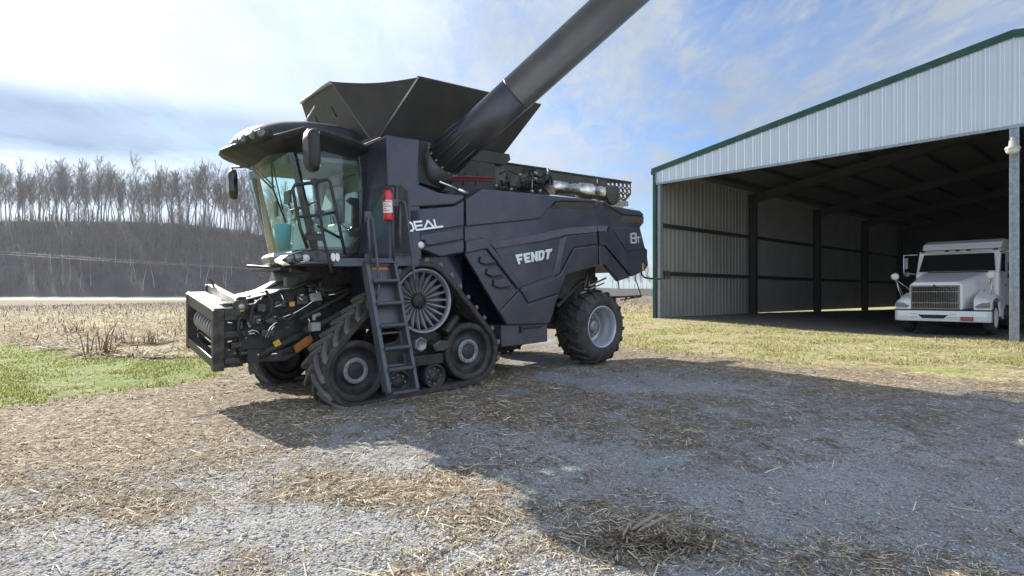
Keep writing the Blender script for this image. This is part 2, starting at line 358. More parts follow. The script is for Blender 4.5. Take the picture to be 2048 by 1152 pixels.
def ground_material():
    m = bpy.data.materials.new('ground_cover'); m.use_nodes = True; t = m.node_tree; b = t.nodes['Principled BSDF']
    b.inputs['Roughness'].default_value = .95; b.inputs['Specular IOR Level'].default_value = .2
    geo = N(t, 'ShaderNodeNewGeometry'); pos = geo.outputs['Position']
    def nz(scale, detail=6, rough=.6, st=(1, 1, 1), rot=0):
        mp = N(t, 'ShaderNodeMapping'); mp.inputs['Scale'].default_value = st; mp.inputs['Rotation'].default_value = (0, 0, rot)
        t.links.new(pos, mp.inputs[0]); n = N(t, 'ShaderNodeTexNoise'); n.inputs['Scale'].default_value = scale
        n.inputs['Detail'].default_value = detail; n.inputs['Roughness'].default_value = rough; t.links.new(mp.outputs[0], n.inputs['Vector']); return n.outputs[0]
    def at(n): a = N(t, 'ShaderNodeAttribute', attribute_name=n); return a.outputs['Fac']
    # gravel: crushed limestone
    vo = N(t, 'ShaderNodeTexVoronoi'); vo.inputs['Scale'].default_value = 58; t.links.new(pos, vo.inputs['Vector'])
    vo2 = N(t, 'ShaderNodeTexVoronoi'); vo2.inputs['Scale'].default_value = 34; t.links.new(pos, vo2.inputs['Vector'])
    sepc = N(t, 'ShaderNodeSeparateColor'); t.links.new(vo.outputs['Color'], sepc.inputs[0])
    sepd = N(t, 'ShaderNodeSeparateColor'); t.links.new(vo2.outputs['Color'], sepd.inputs[0])
    gcol = ramp(t, sepc.outputs[0], [(0, (.23, .23, .235)), (.35, (.33, .335, .34)), (.75, (.42, .42, .425)), (1, (.58, .575, .57))])
    gcol = mixc(t, ramp(t, sepd.outputs[0], [(.62, 0), (.7, .7)]), gcol, (.44, .44, .44))
    gcol = mixc(t, ramp(t, nz(1.1), [(.4, 0), (.7, .5)]), gcol, (.30, .285, .265))
    fine = ramp(t, nz(.5), [(.35, .78), (.7, 1.05)])
    gcol = mixc(t, 1.0, gcol, fine, 'MULTIPLY'); gcol = mixc(t, 1.0, gcol, (1.04, 1.04, 1.03), 'MULTIPLY')
    # straw / chaff litter
    s1 = nz(34, 5, .7, (1, .22, 1), R(25)); s2 = nz(40, 5, .7, (.25, 1, 1), R(-15)); s3 = nz(6, 6, .65)
    scol = ramp(t, s1, [(.3, (.10, .072, .05)), (.45, (.24, .185, .13)), (.6, (.46, .385, .28)), (.75, (.70, .62, .48))])
    scol = mixc(t, ramp(t, s2, [(.45, 0), (.66, .7)]), scol, (.36, .29, .20))
    scol = mixc(t, ramp(t, s3, [(.4, 0), (.62, .65)]), scol, (.10, .072, .05))
    # lawn
    l1 = nz(14, 6, .7, (1, .5, 1)); l2 = nz(1.6, 5, .6); l3 = nz(50, 3, .6)
    lcol = ramp(t, l1, [(.3, (.07, .115, .02)), (.5, (.135, .20, .038)), (.72, (.25, .30, .08))])
    lcol = mixc(t, ramp(t, l2, [(.46, 0), (.66, .8)]), lcol, (.30, .27, .14))
    lcol = mixc(t, ramp(t, l3, [(.6, 0), (.75, .5)]), lcol, (.30, .30, .16))
    # dry grass strip before the barn
    d1 = nz(12, 6, .7, (1, 1.6, 1)); d2 = nz(.8, 5, .6, (1, 2.0, 1), R(-20))
    dcol = ramp(t, d1, [(.3, (.22, .18, .10)), (.52, (.42, .37, .21)), (.72, (.60, .55, .34))])
    dcol = mixc(t, ramp(t, d2, [(.47, 0), (.6, .8)]), dcol, (.26, .33, .07))
    dcol = mixc(t, ramp(t, nz(1.7, 6, .65, (1, 1.8, 1)), [(.5, 0), (.62, .75)]), dcol, (.27, .20, .125))
    # stubble field
    f1 = nz(3.2, 8, .72, (1, 2.2, 1)); f2 = nz(.35, 6, .65, (1, 2.5, 1)); f3 = nz(.05, 4, .6, (1, 4, 1))
    fcol = ramp(t, f1, [(.3, (.17, .13, .085)), (.48, (.36, .29, .18)), (.7, (.62, .56, .42))])
    fcol = mixc(t, ramp(t, f2, [(.47, 0), (.6, .7)]), fcol, (.36, .38, .12))
    sy = N(t, 'ShaderNodeSeparateXYZ'); t.links.new(pos, sy.inputs[0])
    fcol = mixc(t, ramp(t, math_node(t, 'MULTIPLY', sy.outputs[1], .005), [(.22, 0), (.32, .8)]), fcol, (.145, .105, .085))
    fcol = mixc(t, ramp(t, math_node(t, 'MULTIPLY', sy.outputs[1], .005), [(.90, 0), (.93, .9)]), fcol, (.20, .20, .10))
    # packed dirt floor in the barn
    bcol = ramp(t, nz(5, 7, .7), [(.3, (.11, .10, .09)), (.7, (.22, .205, .18))])
    # gravel shows in patches through the litter
    brk = nz(2.6, 7, .68, (1, .8, 1), R(20)); brk2 = nz(11, 6, .7, (1, .4, 1), R(15))
    gmask = math_node(t, 'ADD', math_node(t, 'MULTIPLY_ADD', at('gravel'), 1.35, -.52), math_node(t, 'ADD', math_node(t, 'MULTIPLY_ADD', brk, 2.4, -1.1), math_node(t, 'ADD', math_node(t, 'MULTIPLY_ADD', brk2, 2.4, -1.2), math_node(t, 'MULTIPLY_ADD', nz(55, 4, .7, (1, .3, 1), R(15)), 1.8, -.9))))
    gmask = ramp(t, math_node(t, 'ADD', gmask, .10), [(.10, 0), (.70, 1)])
    gcol = mixc(t, 1.0, gcol, mixc(t, ramp(t, vo.outputs['Distance'], [(.35, 0), (.8, .55)]), (1, 1, 1), (.45, .44, .43)), 'MULTIPLY'); col = mixc(t, gmask, scol, gcol)
    def edge(a, n, lo=.35, hi=.62): return ramp(t, math_node(t, 'ADD', a, math_node(t, 'MULTIPLY_ADD', n, .9, -.45)), [(lo, 0), (hi, 1)])
    lm = edge(at('lawn'), brk2); sm = edge(at('strip'), brk2); fm = edge(at('field'), brk); bm = edge(at('barnfloor'), brk, .4, .5)
    col = mixc(t, lm, col, lcol); col = mixc(t, sm, col, dcol); col = mixc(t, fm, col, fcol); col = mixc(t, bm, col, bcol)
    t.links.new(col, b.inputs['Base Color'])
    h = mixc(t, gmask, math_node(t, 'ADD', math_node(t, 'MULTIPLY', s1, .8), math_node(t, 'MULTIPLY', brk2, .8)), math_node(t, 'MULTIPLY_ADD', vo.outputs['Distance'], -1.0, math_node(t, 'MULTIPLY', vo2.outputs['Distance'], -.6)))
    h2 = math_node(t, 'ADD', h, math_node(t, 'MULTIPLY', l1, math_node(t, 'ADD', lm, sm)))
    h2 = math_node(t, 'ADD', h2, math_node(t, 'MULTIPLY', f1, math_node(t, 'MULTIPLY', fm, 6)))
    bp = N(t, 'ShaderNodeBump'); bp.inputs['Strength'].default_value = .8; bp.inputs['Distance'].default_value = .012
    t.links.new(h2, bp.inputs['Height']); t.links.new(bp.outputs[0], b.inputs['Normal'])
    return m
gm.materials.append(ground_material())
# ================================================================== FAR SETTING: road, hill, trees, wires
def strip_mesh(x0, x1, y0, y1, dz, n=60, wob=0):
    b = MB(); xs_ = np.linspace(x0, x1, n); rings = []
    for x in xs_:
        rings.append([(x, y0-2, -.3), (x, y0, g1(x, y0)+dz), (x, y1, .42), (x, y1+1, .3)])
    b.loft(rings, caps=False, closed=False, smooth=True); return b
road = strip_mesh(-420, -10, 160, 174, .06).build('road', mat('pale_concrete_road', (.52, .51, .48), .8, 0, .08, .3))
tag(road, 'pale road running across behind the stubble field', 'road', kind='structure')
RIDGE = [(-900, 452), (-400, 446), (0, 440), (150, 440), (250, 441), (330, 444), (400, 449), (460, 456), (510, 466), (600, 490), (700, 515), (850, 545), (1000, 566), (1240, 577), (1300, 577), (2048, 574), (2600, 560)]
RY = 272.0
RX = np.array([(p[0]-CX)/F*RY for p in RIDGE]); RZ = np.array([CAMZ+(CY-p[1])/F*RY for p in RIDGE])
def hill_h(x, y):
    top = np.interp(np.asarray(x, float), RX, RZ)
    t = np.clip((np.asarray(y, float)-196)/(RY-196), 0, 1); s = t**.85*(1-.1*np.sin(t*math.pi))
    back = np.clip((np.asarray(y, float)-RY)/160, 0, 1)
    n = (smooth_noise(np.asarray(x, float), np.asarray(y, float), 22, 5)-.5)*3.0*np.sin(t*math.pi)
    return np.maximum((top-.0)*s*(1-.6*back)+n, -.5)
hx = np.arange(-480, 481, 6.0); hy = np.concatenate([np.arange(194, 276, 4.0), np.arange(280, 520, 20.0)])
HX, HY = np.meshgrid(hx, hy); HZ = hill_h(HX, HY)
HZ[0, :] = -.6
b = MB(); nyy, nxx = HX.shape
b.add(np.stack([HX, HY, HZ], -1).reshape(-1, 3), [(j*nxx+i, j*nxx+i+1, (j+1)*nxx+i+1, (j+1)*nxx+i) for j in range(nyy-1) for i in range(nxx-1)], True)
hill = b.build('hill', mat('leaf_litter_slope', (.045, .040, .042), .9, 0, .35, .12, bump=.8, bscale=1.2, dirt=(.075, .066, .06), dirt_amt=.5, dscale=.5))
tag(hill, 'wooded winter hillside behind the road', 'hill', kind='structure')

bark = mat('grey_bark', (.125, .104, .094), .85, 0, .25, 2.5)
bark_pale = mat('pale_bark', (.34, .32, .31), .85, 0, .2, 2.5)
twigm = mat('twigs', (.12, .098, .086), .85, 0, .2, 2.5)
def make_tree(seed, h, lean=.0, dense=1.0, low=.33):
    rs = random.Random(seed); tr, cr = MB(), MB()
    p = Vector((0, 0, -.6)); d = Vector((rs.uniform(-1, 1)*lean, rs.uniform(-1, 1)*lean, 1)).normalized(); pts = [p.copy()]; n = 9
    for i in range(n):
        d = (d+Vector((rs.uniform(-.09, .09), rs.uniform(-.09, .09), .05))).normalized(); p = p+d*(h+.6)/n; pts.append(p.copy())
    r0 = h*.0095+rs.uniform(0, .05); rad = [r0*(1-.85*i/n) for i in range(n+1)]
    tr.tube(pts, rad, n=6, caps=False)
    def at(t): t *= n; i = min(int(t), n-1); return pts[i].lerp(pts[i+1], t-i), rad[i]*(1-(t-i))+rad[i+1]*(t-i)
    def sliver(a, b_, r):
        ax = (b_-a).normalized(); q = ax.orthogonal().normalized()*r; q2 = ax.cross(q)
        cr.add([a+q, a-q*.5+q2*.87, a-q*.5-q2*.87, b_], [(0, 1, 3), (1, 2, 3), (2, 0, 3)])
    nb = int(20*dense)
    for k in range(nb):
        t = low+(1-low)*(k+.5)/nb+rs.uniform(-.02, .02); t = min(.985, t); a, r = at(t)
        az = k*2.4+rs.uniform(-.5, .5); up = rs.uniform(.7, 1.5)+t*.5
        d = Vector((math.cos(az), math.sin(az), up)).normalized(); ln = h*rs.uniform(.15, .29)*(1.15-.65*abs(t-.55)/.45)
        bp = [a]; dd = d.copy()
        for j in range(4): dd = (dd+Vector((rs.uniform(-.2, .2), rs.uniform(-.2, .2), rs.uniform(-.02, .22)))).normalized(); bp.append(bp[-1]+dd*ln/4)
        rr = [max(.03, r*.5*(1-.8*j/4)) for j in range(5)]; cr.tube(bp, rr, n=3, smooth=False, caps=False)
        for j in range(1, 5):
            for q in range(3 if j < 4 else 5):
                a2 = bp[j].lerp(bp[j-1], rs.random()*.8); d2 = (dd+Vector((rs.uniform(-1, 1), rs.uniform(-1, 1), rs.uniform(-.3, .9)))*.8).normalized()
                l2 = ln*rs.uniform(.25, .5); b2 = a2+d2*l2; sliver(a2, b2, .045)
                for w in range(3):
                    a3 = a2.lerp(b2, rs.uniform(.2, 1)); d3 = (d2+Vector((rs.uniform(-1, 1), rs.uniform(-1, 1), rs.uniform(-.5, .8)))*.8).normalized(); sliver(a3, a3+d3*l2*rs.uniform(.4, .9), .024)
    return tr, cr
tree_proto = []
for i in range(9):
    tr, cr = make_tree(40+i, 25+2.5*math.sin(i*2.1), .08, 1.0+.12*(i % 3), (.30, .38, .45)[i % 3])
    tree_proto.append((tr, cr))
meshes = []
for i, (tr, cr) in enumerate(tree_proto):
    a = tr.build('trunk', bark); c = cr.build('crown', twigm, a); meshes.append((a.data, c.data))
    a2 = tr.build('trunk', bark_pale) if i < 3 else None
    meshes[-1] += (a2.data if a2 else a.data,)
    for o in (a, c, a2):
        if o: bpy.data.objects.remove(o)
rt = random.Random(11)
def put_tree(px, y, sc, lab, group, pale=False, zoff=0):
    x = (px-CX)/F*y; z = float(hill_h(np.array([x]), np.array([y]))[0]); i = rt.randrange(len(meshes)) if not pale else rt.randrange(3)
    root = empty('bare_tree', (x, y, z-.3)); root.rotation_euler = (0, 0, rt.uniform(0, 6.28)); root.scale = (sc, sc, sc*rt.uniform(.92, 1.1))
    tag(root, lab, 'tree', group)
    for nm, me in (('trunk', meshes[i][2] if pale else meshes[i][0]), ('crown', meshes[i][1])):
        o = bpy.data.objects.new(nm, me); C.objects.link(o); o.parent = root
RLAB = 'tall bare winter tree standing on the ridge of the hill against the sky'
for k in range(166): put_tree(-50+k*4.2+rt.uniform(-5, 5), RY+rt.uniform(-6, 18), rt.uniform(.68, 1.08)*(1 if k < 130 else .9), RLAB, 'bare trees along the ridge')
SLAB = 'bare winter tree growing on the slope of the hill below the ridge'
for k in range(88): put_tree(rt.uniform(-40, 740), rt.uniform(212, 262), rt.uniform(.42, .72), SLAB, 'bare trees on the hill slope')
for k in range(24): put_tree(rt.uniform(-20, 560), rt.uniform(200, 222), rt.uniform(.35, .6), 'pale barked bare tree at the foot of the wooded hill', 'pale trees at the foot of the hill', pale=True)
for k in range(12): put_tree(1225+k*8+rt.uniform(-4, 4), rt.uniform(262, 280), rt.uniform(.26, .40), 'small far bare tree seen between the combine and the barn', 'far trees between combine and barn')
# brush under the trees, nobody could count it
b = MB(); rs = np.random.RandomState(3)
nbr = 26000; bx = rs.uniform(-330, -40, nbr); by = 198+rs.uniform(0, 1, nbr)**.8*78; bz = hill_h(bx, by); hh = rs.uniform(.8, 4.5, nbr); lx = rs.normal(0, .28, nbr)*hh; wd = rs.uniform(.04, .11, nbr); an = rs.uniform(0, 3.14, nbr)
vs = np.stack([np.stack([bx-wd*np.cos(an), by-wd*np.sin(an), bz-.3], -1), np.stack([bx+wd*np.cos(an), by+wd*np.sin(an), bz-.3], -1), np.stack([bx+lx, by+rs.normal(0, .3, nbr), bz+hh], -1)], 1).reshape(-1, 3)
me = bpy.data.meshes.new('underbrush'); me.from_pydata(vs.tolist(), [], np.arange(nbr*3).reshape(-1, 3).tolist()); me.materials.append(mat('brush', (.075, .066, .068), .9, 0, .5, .15))
o = bpy.data.objects.new('underbrush', me); C.objects.link(o); tag(o, 'grey leafless brush covering the wooded hillside', 'brush', kind='stuff')
# wires crossing in front of the hill
wr = empty('power_line', (0, 188, 0)); tag(wr, 'thin power line wires crossing in front of the wooded hill', 'power line')
for y0, y1, y2 in ((503, 520, 537), (508, 524, 538)):
    b = MB(); b.tube([((px-CX)/F*188, 0, CAMZ+(CY-py)/F*188) for px, py in ((-300, y0-8), (0, y0), (250, y1), (510, y2), (700, y2+2))], .02, n=4); b.build('wire', mat('aluminium_wire', (.3, .3, .32), .5, .6), wr)

# ------------------------------------------------------------------ stubble, straw, gravel, grass
def sliver_mat(name, stops, rough=.8, trans=0):
    m = bpy.data.materials.new(name); m.use_nodes = True; t = m.node_tree; bs = t.nodes['Principled BSDF']; bs.inputs['Roughness'].default_value = rough; bs.inputs['Specular IOR Level'].default_value = .25
    g = N(t, 'ShaderNodeNewGeometry'); c = ramp(t, g.outputs['Random Per Island'], stops); t.links.new(c, bs.inputs['Base Color'])
    if trans:                           # thin leaves and stalks let light through
        tl = N(t, 'ShaderNodeBsdfTranslucent'); t.links.new(c, tl.inputs[0]); mx = N(t, 'ShaderNodeMixShader'); mx.inputs[0].default_value = trans
        t.links.new(bs.outputs[0], mx.inputs[1]); t.links.new(tl.outputs[0], mx.inputs[2]); t.links.new(mx.outputs[0], t.nodes['Material Output'].inputs[0])
    return m
strawm = sliver_mat('straw', [(0, (.16, .115, .07)), (.35, (.38, .30, .19)), (.6, (.62, .53, .38)), (1, (.90, .85, .72))], trans=.25)
strawd = sliver_mat('weathered_straw', [(0, (.075, .052, .04)), (.45, (.18, .135, .09)), (.8, (.36, .29, .20)), (1, (.58, .5, .38))])
stonem = sliver_mat('crushed_stone', [(0, (.28, .28, .285)), (.5, (.38, .382, .39)), (.85, (.48, .48, .48)), (1, (.62, .61, .60))])
grassm = sliver_mat('grass_blades', [(0, (.10, .13, .03)), (.45, (.19, .24, .06)), (.7, (.30, .32, .11)), (1, (.58, .52, .32))], trans=.5)
dryg = sliver_mat('dry_grass_blades', [(0, (.28, .23, .12)), (.5, (.50, .44, .26)), (.7, (.66, .60, .40)), (.71, (.20, .27, .05)), (1, (.32, .38, .10))], trans=.5)
def raw(name, vs, fs, m):
    me = bpy.data.meshes.new(name); nv = len(vs); me.vertices.add(nv); me.vertices.foreach_set('co', vs.reshape(-1).astype(np.float32))
    k = fs.shape[1]; me.loops.add(fs.size); me.loops.foreach_set('vertex_index', fs.reshape(-1).astype(np.int32)); me.polygons.add(len(fs))
    me.polygons.foreach_set('loop_start', (np.arange(len(fs))*k).astype(np.int32)); me.polygons.foreach_set('loop_total', np.full(len(fs), k, np.int32)); me.update(calc_edges=True); me.validate()
    me.materials.append(m); o = bpy.data.objects.new(name, me); C.objects.link(o); return o
def screen_pts(n, ymin, ymax, seed, xlo=-.95, xhi=.95, power=1.0):
    rs = np.random.RandomState(seed); i = rs.uniform(1/ymax**power, 1/ymin**power, n); y = (1/i)**(1/power); x = y*rs.uniform(xlo, xhi, n); return x, y
def zat(x, y):
    n_ = np.exp(-(x**2+(y-6)**2)/600); return gh(x, y)+((smooth_noise(x, y, 1.5, 9)-.5)*.05+(smooth_noise(x, y, .5, 10)-.5)*.022)*n_
def strips(x, y, z, ln, w, seed, tilt=.12, lift=.006):
    rs = np.random.RandomState(seed); n = len(x); a = rs.uniform(0, 2*math.pi, n); dx, dy = np.cos(a), np.sin(a); s = rs.normal(0, tilt, n); s2 = s+rs.normal(0, tilt*1.2, n)
    zc = z+lift+np.abs(s)*ln*.4
    P = []
    for (f, k, e) in ((-.5, 1, -1), (-.5, 1, 1), (0, 1, 1), (0, 1, -1), (.5, .6, 1), (.5, .6, -1)):
        zz = zc+(f*ln*s if f <= 0 else f*ln*s2); P.append(np.stack([x+dx*f*ln-dy*w*.5*k*e, y+dy*f*ln+dx*w*.5*k*e, zz+e*w*.15], -1))
    vs = np.stack(P, 1).reshape(-1, 3); b0 = np.arange(n)[:, None]*6
    return vs, np.concatenate([b0+np.array([[0, 1, 2, 3]]), b0+np.array([[3, 2, 4, 5]])])
def lit_density(x, y):
    lw, stp, fd, gv, bn = masks(x, y); cl = smooth_noise(x*1.0, y*1.0, 1.1, 21); cl2 = smooth_noise(x, y, .35, 22)
    return np.clip((1-gv)*1.1*(1-lw*.8)*(1-fd)*(1-bn)+gv*np.clip((cl-.50)*5, 0, .8)*np.clip((cl2-.35)*3, .1, 1)+.04, 0, 1)
x, y = screen_pts(250000, 1.9, 22, 31, power=.85); rs = np.random.RandomState(5); keep = rs.uniform(0, 1, len(x)) < lit_density(x, y)*(.55+.9*(smooth_noise(x, y, .6, 23)-.3)); x, y = x[keep], y[keep]
sz = np.clip(y/6, .8, 2.2); rs = np.random.RandomState(6); ln = rs.gamma(1.8, .019, len(x))*sz**.6+.014; w = rs.uniform(.003, .0085, len(x))*sz**.7*(1+.4*(x < 0))
h_ = len(x)*3//4
vs, fs = strips(x[:h_], y[:h_], zat(x[:h_], y[:h_]), ln[:h_], w[:h_], 7); tag(raw('straw_litter', vs, fs, strawm), 'chopped corn straw scattered over the gravel yard', 'straw', kind='stuff')
vs, fs = strips(x[h_:], y[h_:], zat(x[h_:], y[h_:]), ln[h_:]*.8, w[h_:]*1.5, 8, lift=.004); tag(raw('chaff_litter', vs, fs, strawd), 'dark weathered chaff and leaves scattered over the gravel yard', 'chaff', kind='stuff')
x, y = screen_pts(3600, 2.0, 16, 131, -.95, .95, .9); k_ = np.random.RandomState(14).uniform(0, 1, len(x)) < lit_density(x, y)*np.where(x < 1, 1.0, .35); x, y = x[k_], y[k_]; rs = np.random.RandomState(15)
vs, fs = strips(x, y, zat(x, y), rs.gamma(2.5, .045, len(x))+.05, rs.uniform(.006, .014, len(x))*np.clip(y/6, .8, 1.6), 16, tilt=.06, lift=.012); tag(raw('broken_cornstalks', vs, fs, strawm), 'longer pale pieces of corn stalk lying on the yard', 'corn stalks', kind='stuff')
# stones
x, y = screen_pts(36000, 1.9, 10, 41, power=1.2); keep = np.random.RandomState(9).uniform(0, 1, len(x)) < masks(x, y)[3]*.9; x, y = x[keep], y[keep]; n = len(x)
rs = np.random.RandomState(10); r = rs.gamma(3, .0019, n)+.003; z = zat(x, y)
dirs = np.array([(1, 0, .1), (.2, .95, 0), (-1, .1, 0), (-.1, -1, .05), (0, 0, 1), (.1, 0, -.6)]); P = dirs[None]*(r[:, None, None]*rs.uniform(.55, 1.25, (n, 6, 1))); a = rs.uniform(0, 6.28, n)
ca, sa = np.cos(a)[:, None], np.sin(a)[:, None]; Q = np.stack([P[..., 0]*ca-P[..., 1]*sa, P[..., 0]*sa+P[..., 1]*ca, P[..., 2]*.75], -1)+np.stack([x, y, z+r*.15], -1)[:, None]
T = np.array([(0, 1, 4), (1, 2, 4), (2, 3, 4), (3, 0, 4), (1, 0, 5), (2, 1, 5), (3, 2, 5), (0, 3, 5)]); fs = (np.arange(n)[:, None, None]*6+T[None]).reshape(-1, 3)
tag(raw('loose_gravel', Q.reshape(-1, 3), fs, stonem), 'loose crushed limestone on the yard', 'gravel', kind='stuff')
# grass blades
def blades(name, n, ymin, ymax, mask_i, hmin, hmax, m, seed, lab, xlo=-.95, xhi=.95, power=.9, extra=None):
    x, y = screen_pts(n, ymin, ymax, seed, xlo, xhi, power); mk_ = masks(x, y); dn = mk_[mask_i] if extra is None else extra(mk_, x, y)
    rs = np.random.RandomState(seed+1); keep = rs.uniform(0, 1, len(x)) < dn*np.clip(smooth_noise(x, y, 1.3, seed)*5-2.0, .05, 1); x, y = x[keep], y[keep]; n = len(x)
    z = zat(x, y); h = rs.uniform(hmin, hmax, n); a = rs.uniform(0, 6.28, n); w = .003+.0011*y; lx, ly = rs.normal(0, .45, n)*h, rs.normal(0, .45, n)*h
    vs = np.stack([np.stack([x-np.cos(a)*w, y-np.sin(a)*w, z-.01], -1), np.stack([x+np.cos(a)*w, y+np.sin(a)*w, z-.01], -1), np.stack([x+lx, y+ly, z+h], -1)], 1).reshape(-1, 3)
    tag(raw(name, vs, np.arange(n*3).reshape(-1, 3), m), lab, 'grass', kind='stuff')
blades('lawn_grass', 80000, 7, 34, 0, .02, .06, grassm, 51, 'short green grass at the left edge of the yard', -.95, -.2)
blades('dry_grass', 45000, 11, 30, 1, .02, .07, dryg, 61, 'dry tan and green grass in front of the barn', .1, .95)
# field stubble: rows of short cut stalks, and lying stalks
rs = np.random.RandomState(71); pts = []
row = np.arange(-60, 60, .76); 
xx, yy = [], []
for r_ in row:
    t = np.arange(0, 95, .22)+rs.uniform(0, .1); px_ = r_*.97+t*.22-18+rs.normal(0, .03, len(t)); py_ = 14+t+r_*-.2+rs.normal(0, .05, len(t)); xx.append(px_); yy.append(py_)
xx, yy = np.concatenate(xx), np.concatenate(yy); k_ = (np.abs(xx/np.maximum(yy, 1)) < .95) & (masks(xx, yy)[2] > .5) & (rs.uniform(0, 1, len(xx)) < .34*(.3+1.2*smooth_noise(xx, yy, 4, 15))); xx, yy = xx[k_], yy[k_]; n = len(xx)
hgt = rs.gamma(2.5, .05, n)+.03; w = rs.uniform(.010, .018, n)+yy*.0003; z = zat(xx, yy); lx, ly = rs.normal(0, .25, n)*hgt, rs.normal(0, .25, n)*hgt; Pq = []
for k in range(3):
    a = k*2.094; Pq.append(np.stack([xx+np.cos(a)*w, yy+np.sin(a)*w, z-.02], -1))
for k in range(3):
    a = k*2.094; Pq.append(np.stack([xx+lx+np.cos(a)*w*.8, yy+ly+np.sin(a)*w*.8, z+hgt], -1))
vs = np.stack(Pq, 1).reshape(-1, 3); b0 = np.arange(n)[:, None]*6; fs = np.concatenate([b0+np.array([[0, 1, 4, 3]]), b0+np.array([[1, 2, 5, 4]]), b0+np.array([[2, 0, 3, 5]])])
tag(raw('corn_stubble', vs, fs, strawm), 'rows of cut corn stubble in the field', 'stubble', kind='stuff')
x, y = screen_pts(60000, 13, 60, 81, -.95, .25, .6); k_ = (masks(x, y)[2] > .4) & (smooth_noise(x, y, 3, 82) > .38); x, y = x[k_], y[k_]; rs = np.random.RandomState(8)
vs, fs = strips(x, y, zat(x, y), rs.uniform(.15, .6, len(x)), rs.uniform(.015, .04, len(x)), 83, tilt=.2, lift=.02); tag(raw('lying_cornstalks', vs, fs, strawm), 'pale fallen corn stalks and husks on the field', 'corn stalks', kind='stuff')
stalkm = mat('brown_stalk', (.22, .14, .085), .8, 0, .4, 20)
# clumps of broken stalks standing at the field's edge
for (px, py, hpx, lab, sd) in ((150, 668, 34, 'low heap of broken brown corn stalks at the field edge', 1), (203, 712, 74, 'tallest upright clump of broken brown stalks beside the lawn', 2), (245, 690, 30, 'small leaning stalk clump right of the tall one', 3), (300, 690, 36, 'thin twiggy stalk clump left of the combine header frame', 4)):
    gx_, gy_ = ground_px(px, py); rsd = random.Random(sd); b = MB(); H = hpx/F*gy_
    for k in range(16):
        x0, y0 = rsd.gauss(0, .14), rsd.gauss(0, .14); hh_ = H*rsd.uniform(.4, 1); lx_, ly_ = rsd.gauss(0, .12), rsd.gauss(0, .12)
        p1 = (x0+lx_*hh_, y0+ly_*hh_, hh_*.6); b.tube([(x0, y0, -.03), p1, (x0+lx_*hh_*2+rsd.gauss(0, .04), y0+ly_*hh_*2, hh_*rsd.uniform(.75, 1))], [.014, .011, .006], n=5)
    for k in range(24):
        a = rsd.uniform(0, 6.28); l_ = rsd.uniform(.3, .9); b.tube([(rsd.gauss(0, .3), rsd.gauss(0, .3), .03), (math.cos(a)*l_, math.sin(a)*l_*.8, rsd.uniform(.02, .16))], [.010, .006], n=4)
    o = b.build('stalk_clump', stalkm); o.location = (gx_, gy_, g1(gx_, gy_)); tag(o, lab, 'stalk clump', 'clumps of broken stalks at the field edge')
# debris heap in the foreground
gx_, gy_ = ground_px(1312, 1085); rsd = random.Random(9)
b = MB()
for k in range(1500):
    r_ = abs(rsd.gauss(0, .20)); a = rsd.uniform(0, 6.28); x0, y0 = math.cos(a)*r_*1.5, math.sin(a)*r_*.75; top_ = .045*math.exp(-(r_/.25)**2); an = rsd.uniform(0, 3.14); l_ = rsd.uniform(.01, .06); w_ = rsd.uniform(.002, .006); z0 = rsd.uniform(-.005, top_)+.012; dz_ = rsd.uniform(-.015, .015)
    c_, s_ = math.cos(an), math.sin(an); b.add([(x0-c_*l_-s_*w_, y0-s_*l_+c_*w_, z0-dz_), (x0-c_*l_+s_*w_, y0-s_*l_-c_*w_, z0-dz_), (x0+c_*l_+s_*w_, y0+s_*l_-c_*w_, z0+dz_), (x0+c_*l_-s_*w_, y0+s_*l_+c_*w_, z0+dz_)], [(0, 1, 2, 3)])
o = b.build('straw_heap', strawd); o.location = (gx_, gy_, float(zat(np.array([gx_]), np.array([gy_]))[0])); tag(o, 'small dark heap of rotting straw on the gravel in the foreground', 'straw heap')
wood = mat('grey_splintered_wood', (.34, .29, .23), .8, 0, .4, 20, stretch=(1, 8, 8))
for i, (x0, y0, x1, y1, w_, lab) in enumerate(((1262, 1072, 1320, 1040, .013, 'long pale splinter of wood lying across the straw heap'), (1272, 1076, 1345, 1042, .008, 'thinner wood splinter beside the long one on the straw heap'), (1245, 1085, 1262, 1060, .007, 'short wood splinter at the left end of the straw heap'))):
    a = Vector((*ground_px(x0, y0), 0)); c = Vector((*ground_px(x1, y1), 0)); a.z = g1(a.x, a.y)+.035; c.z = g1(c.x, c.y)+.055; n_ = (c-a).normalized(); s_ = Vector((-n_.y, n_.x, 0))
    m_ = (a+c)/2; b = MB(); b.loft([[p-m_-s_*w_*k+Vector((0, 0, 0)), p-m_+s_*w_*k, p-m_+s_*w_*k*.7+Vector((0, 0, .012*k)), p-m_-s_*w_*k*.8+Vector((0, 0, .015*k))] for p, k in ((a, .2), (a.lerp(c, .15), .9), (a.lerp(c, .6), 1), (a.lerp(c, .9), .6), (c, .15))]); o = b.build('wood_splinter', wood); o.location = m_; tag(o, lab, 'wood splinter', 'wood splinters on the straw heap')
# ------------------------------------------------------------------ the air: faint winter haze
hz = MB(); hz.box((-930, -70, -3), (930, 1430, 62)); hzo = hz.build('haze', bpy.data.materials.new('haze')); tag(hzo, kind='stuff')
m = hzo.data.materials[0]; m.use_nodes = True; t = m.node_tree; t.nodes.clear(); o_ = N(t, 'ShaderNodeOutputMaterial'); pv = N(t, 'ShaderNodeVolumePrincipled')
pv.inputs['Color'].default_value = (.80, .88, 1, 1); pv.inputs['Density'].default_value = .00018; pv.inputs['Anisotropy'].default_value = .35; t.links.new(pv.outputs[0], o_.inputs['Volume'])
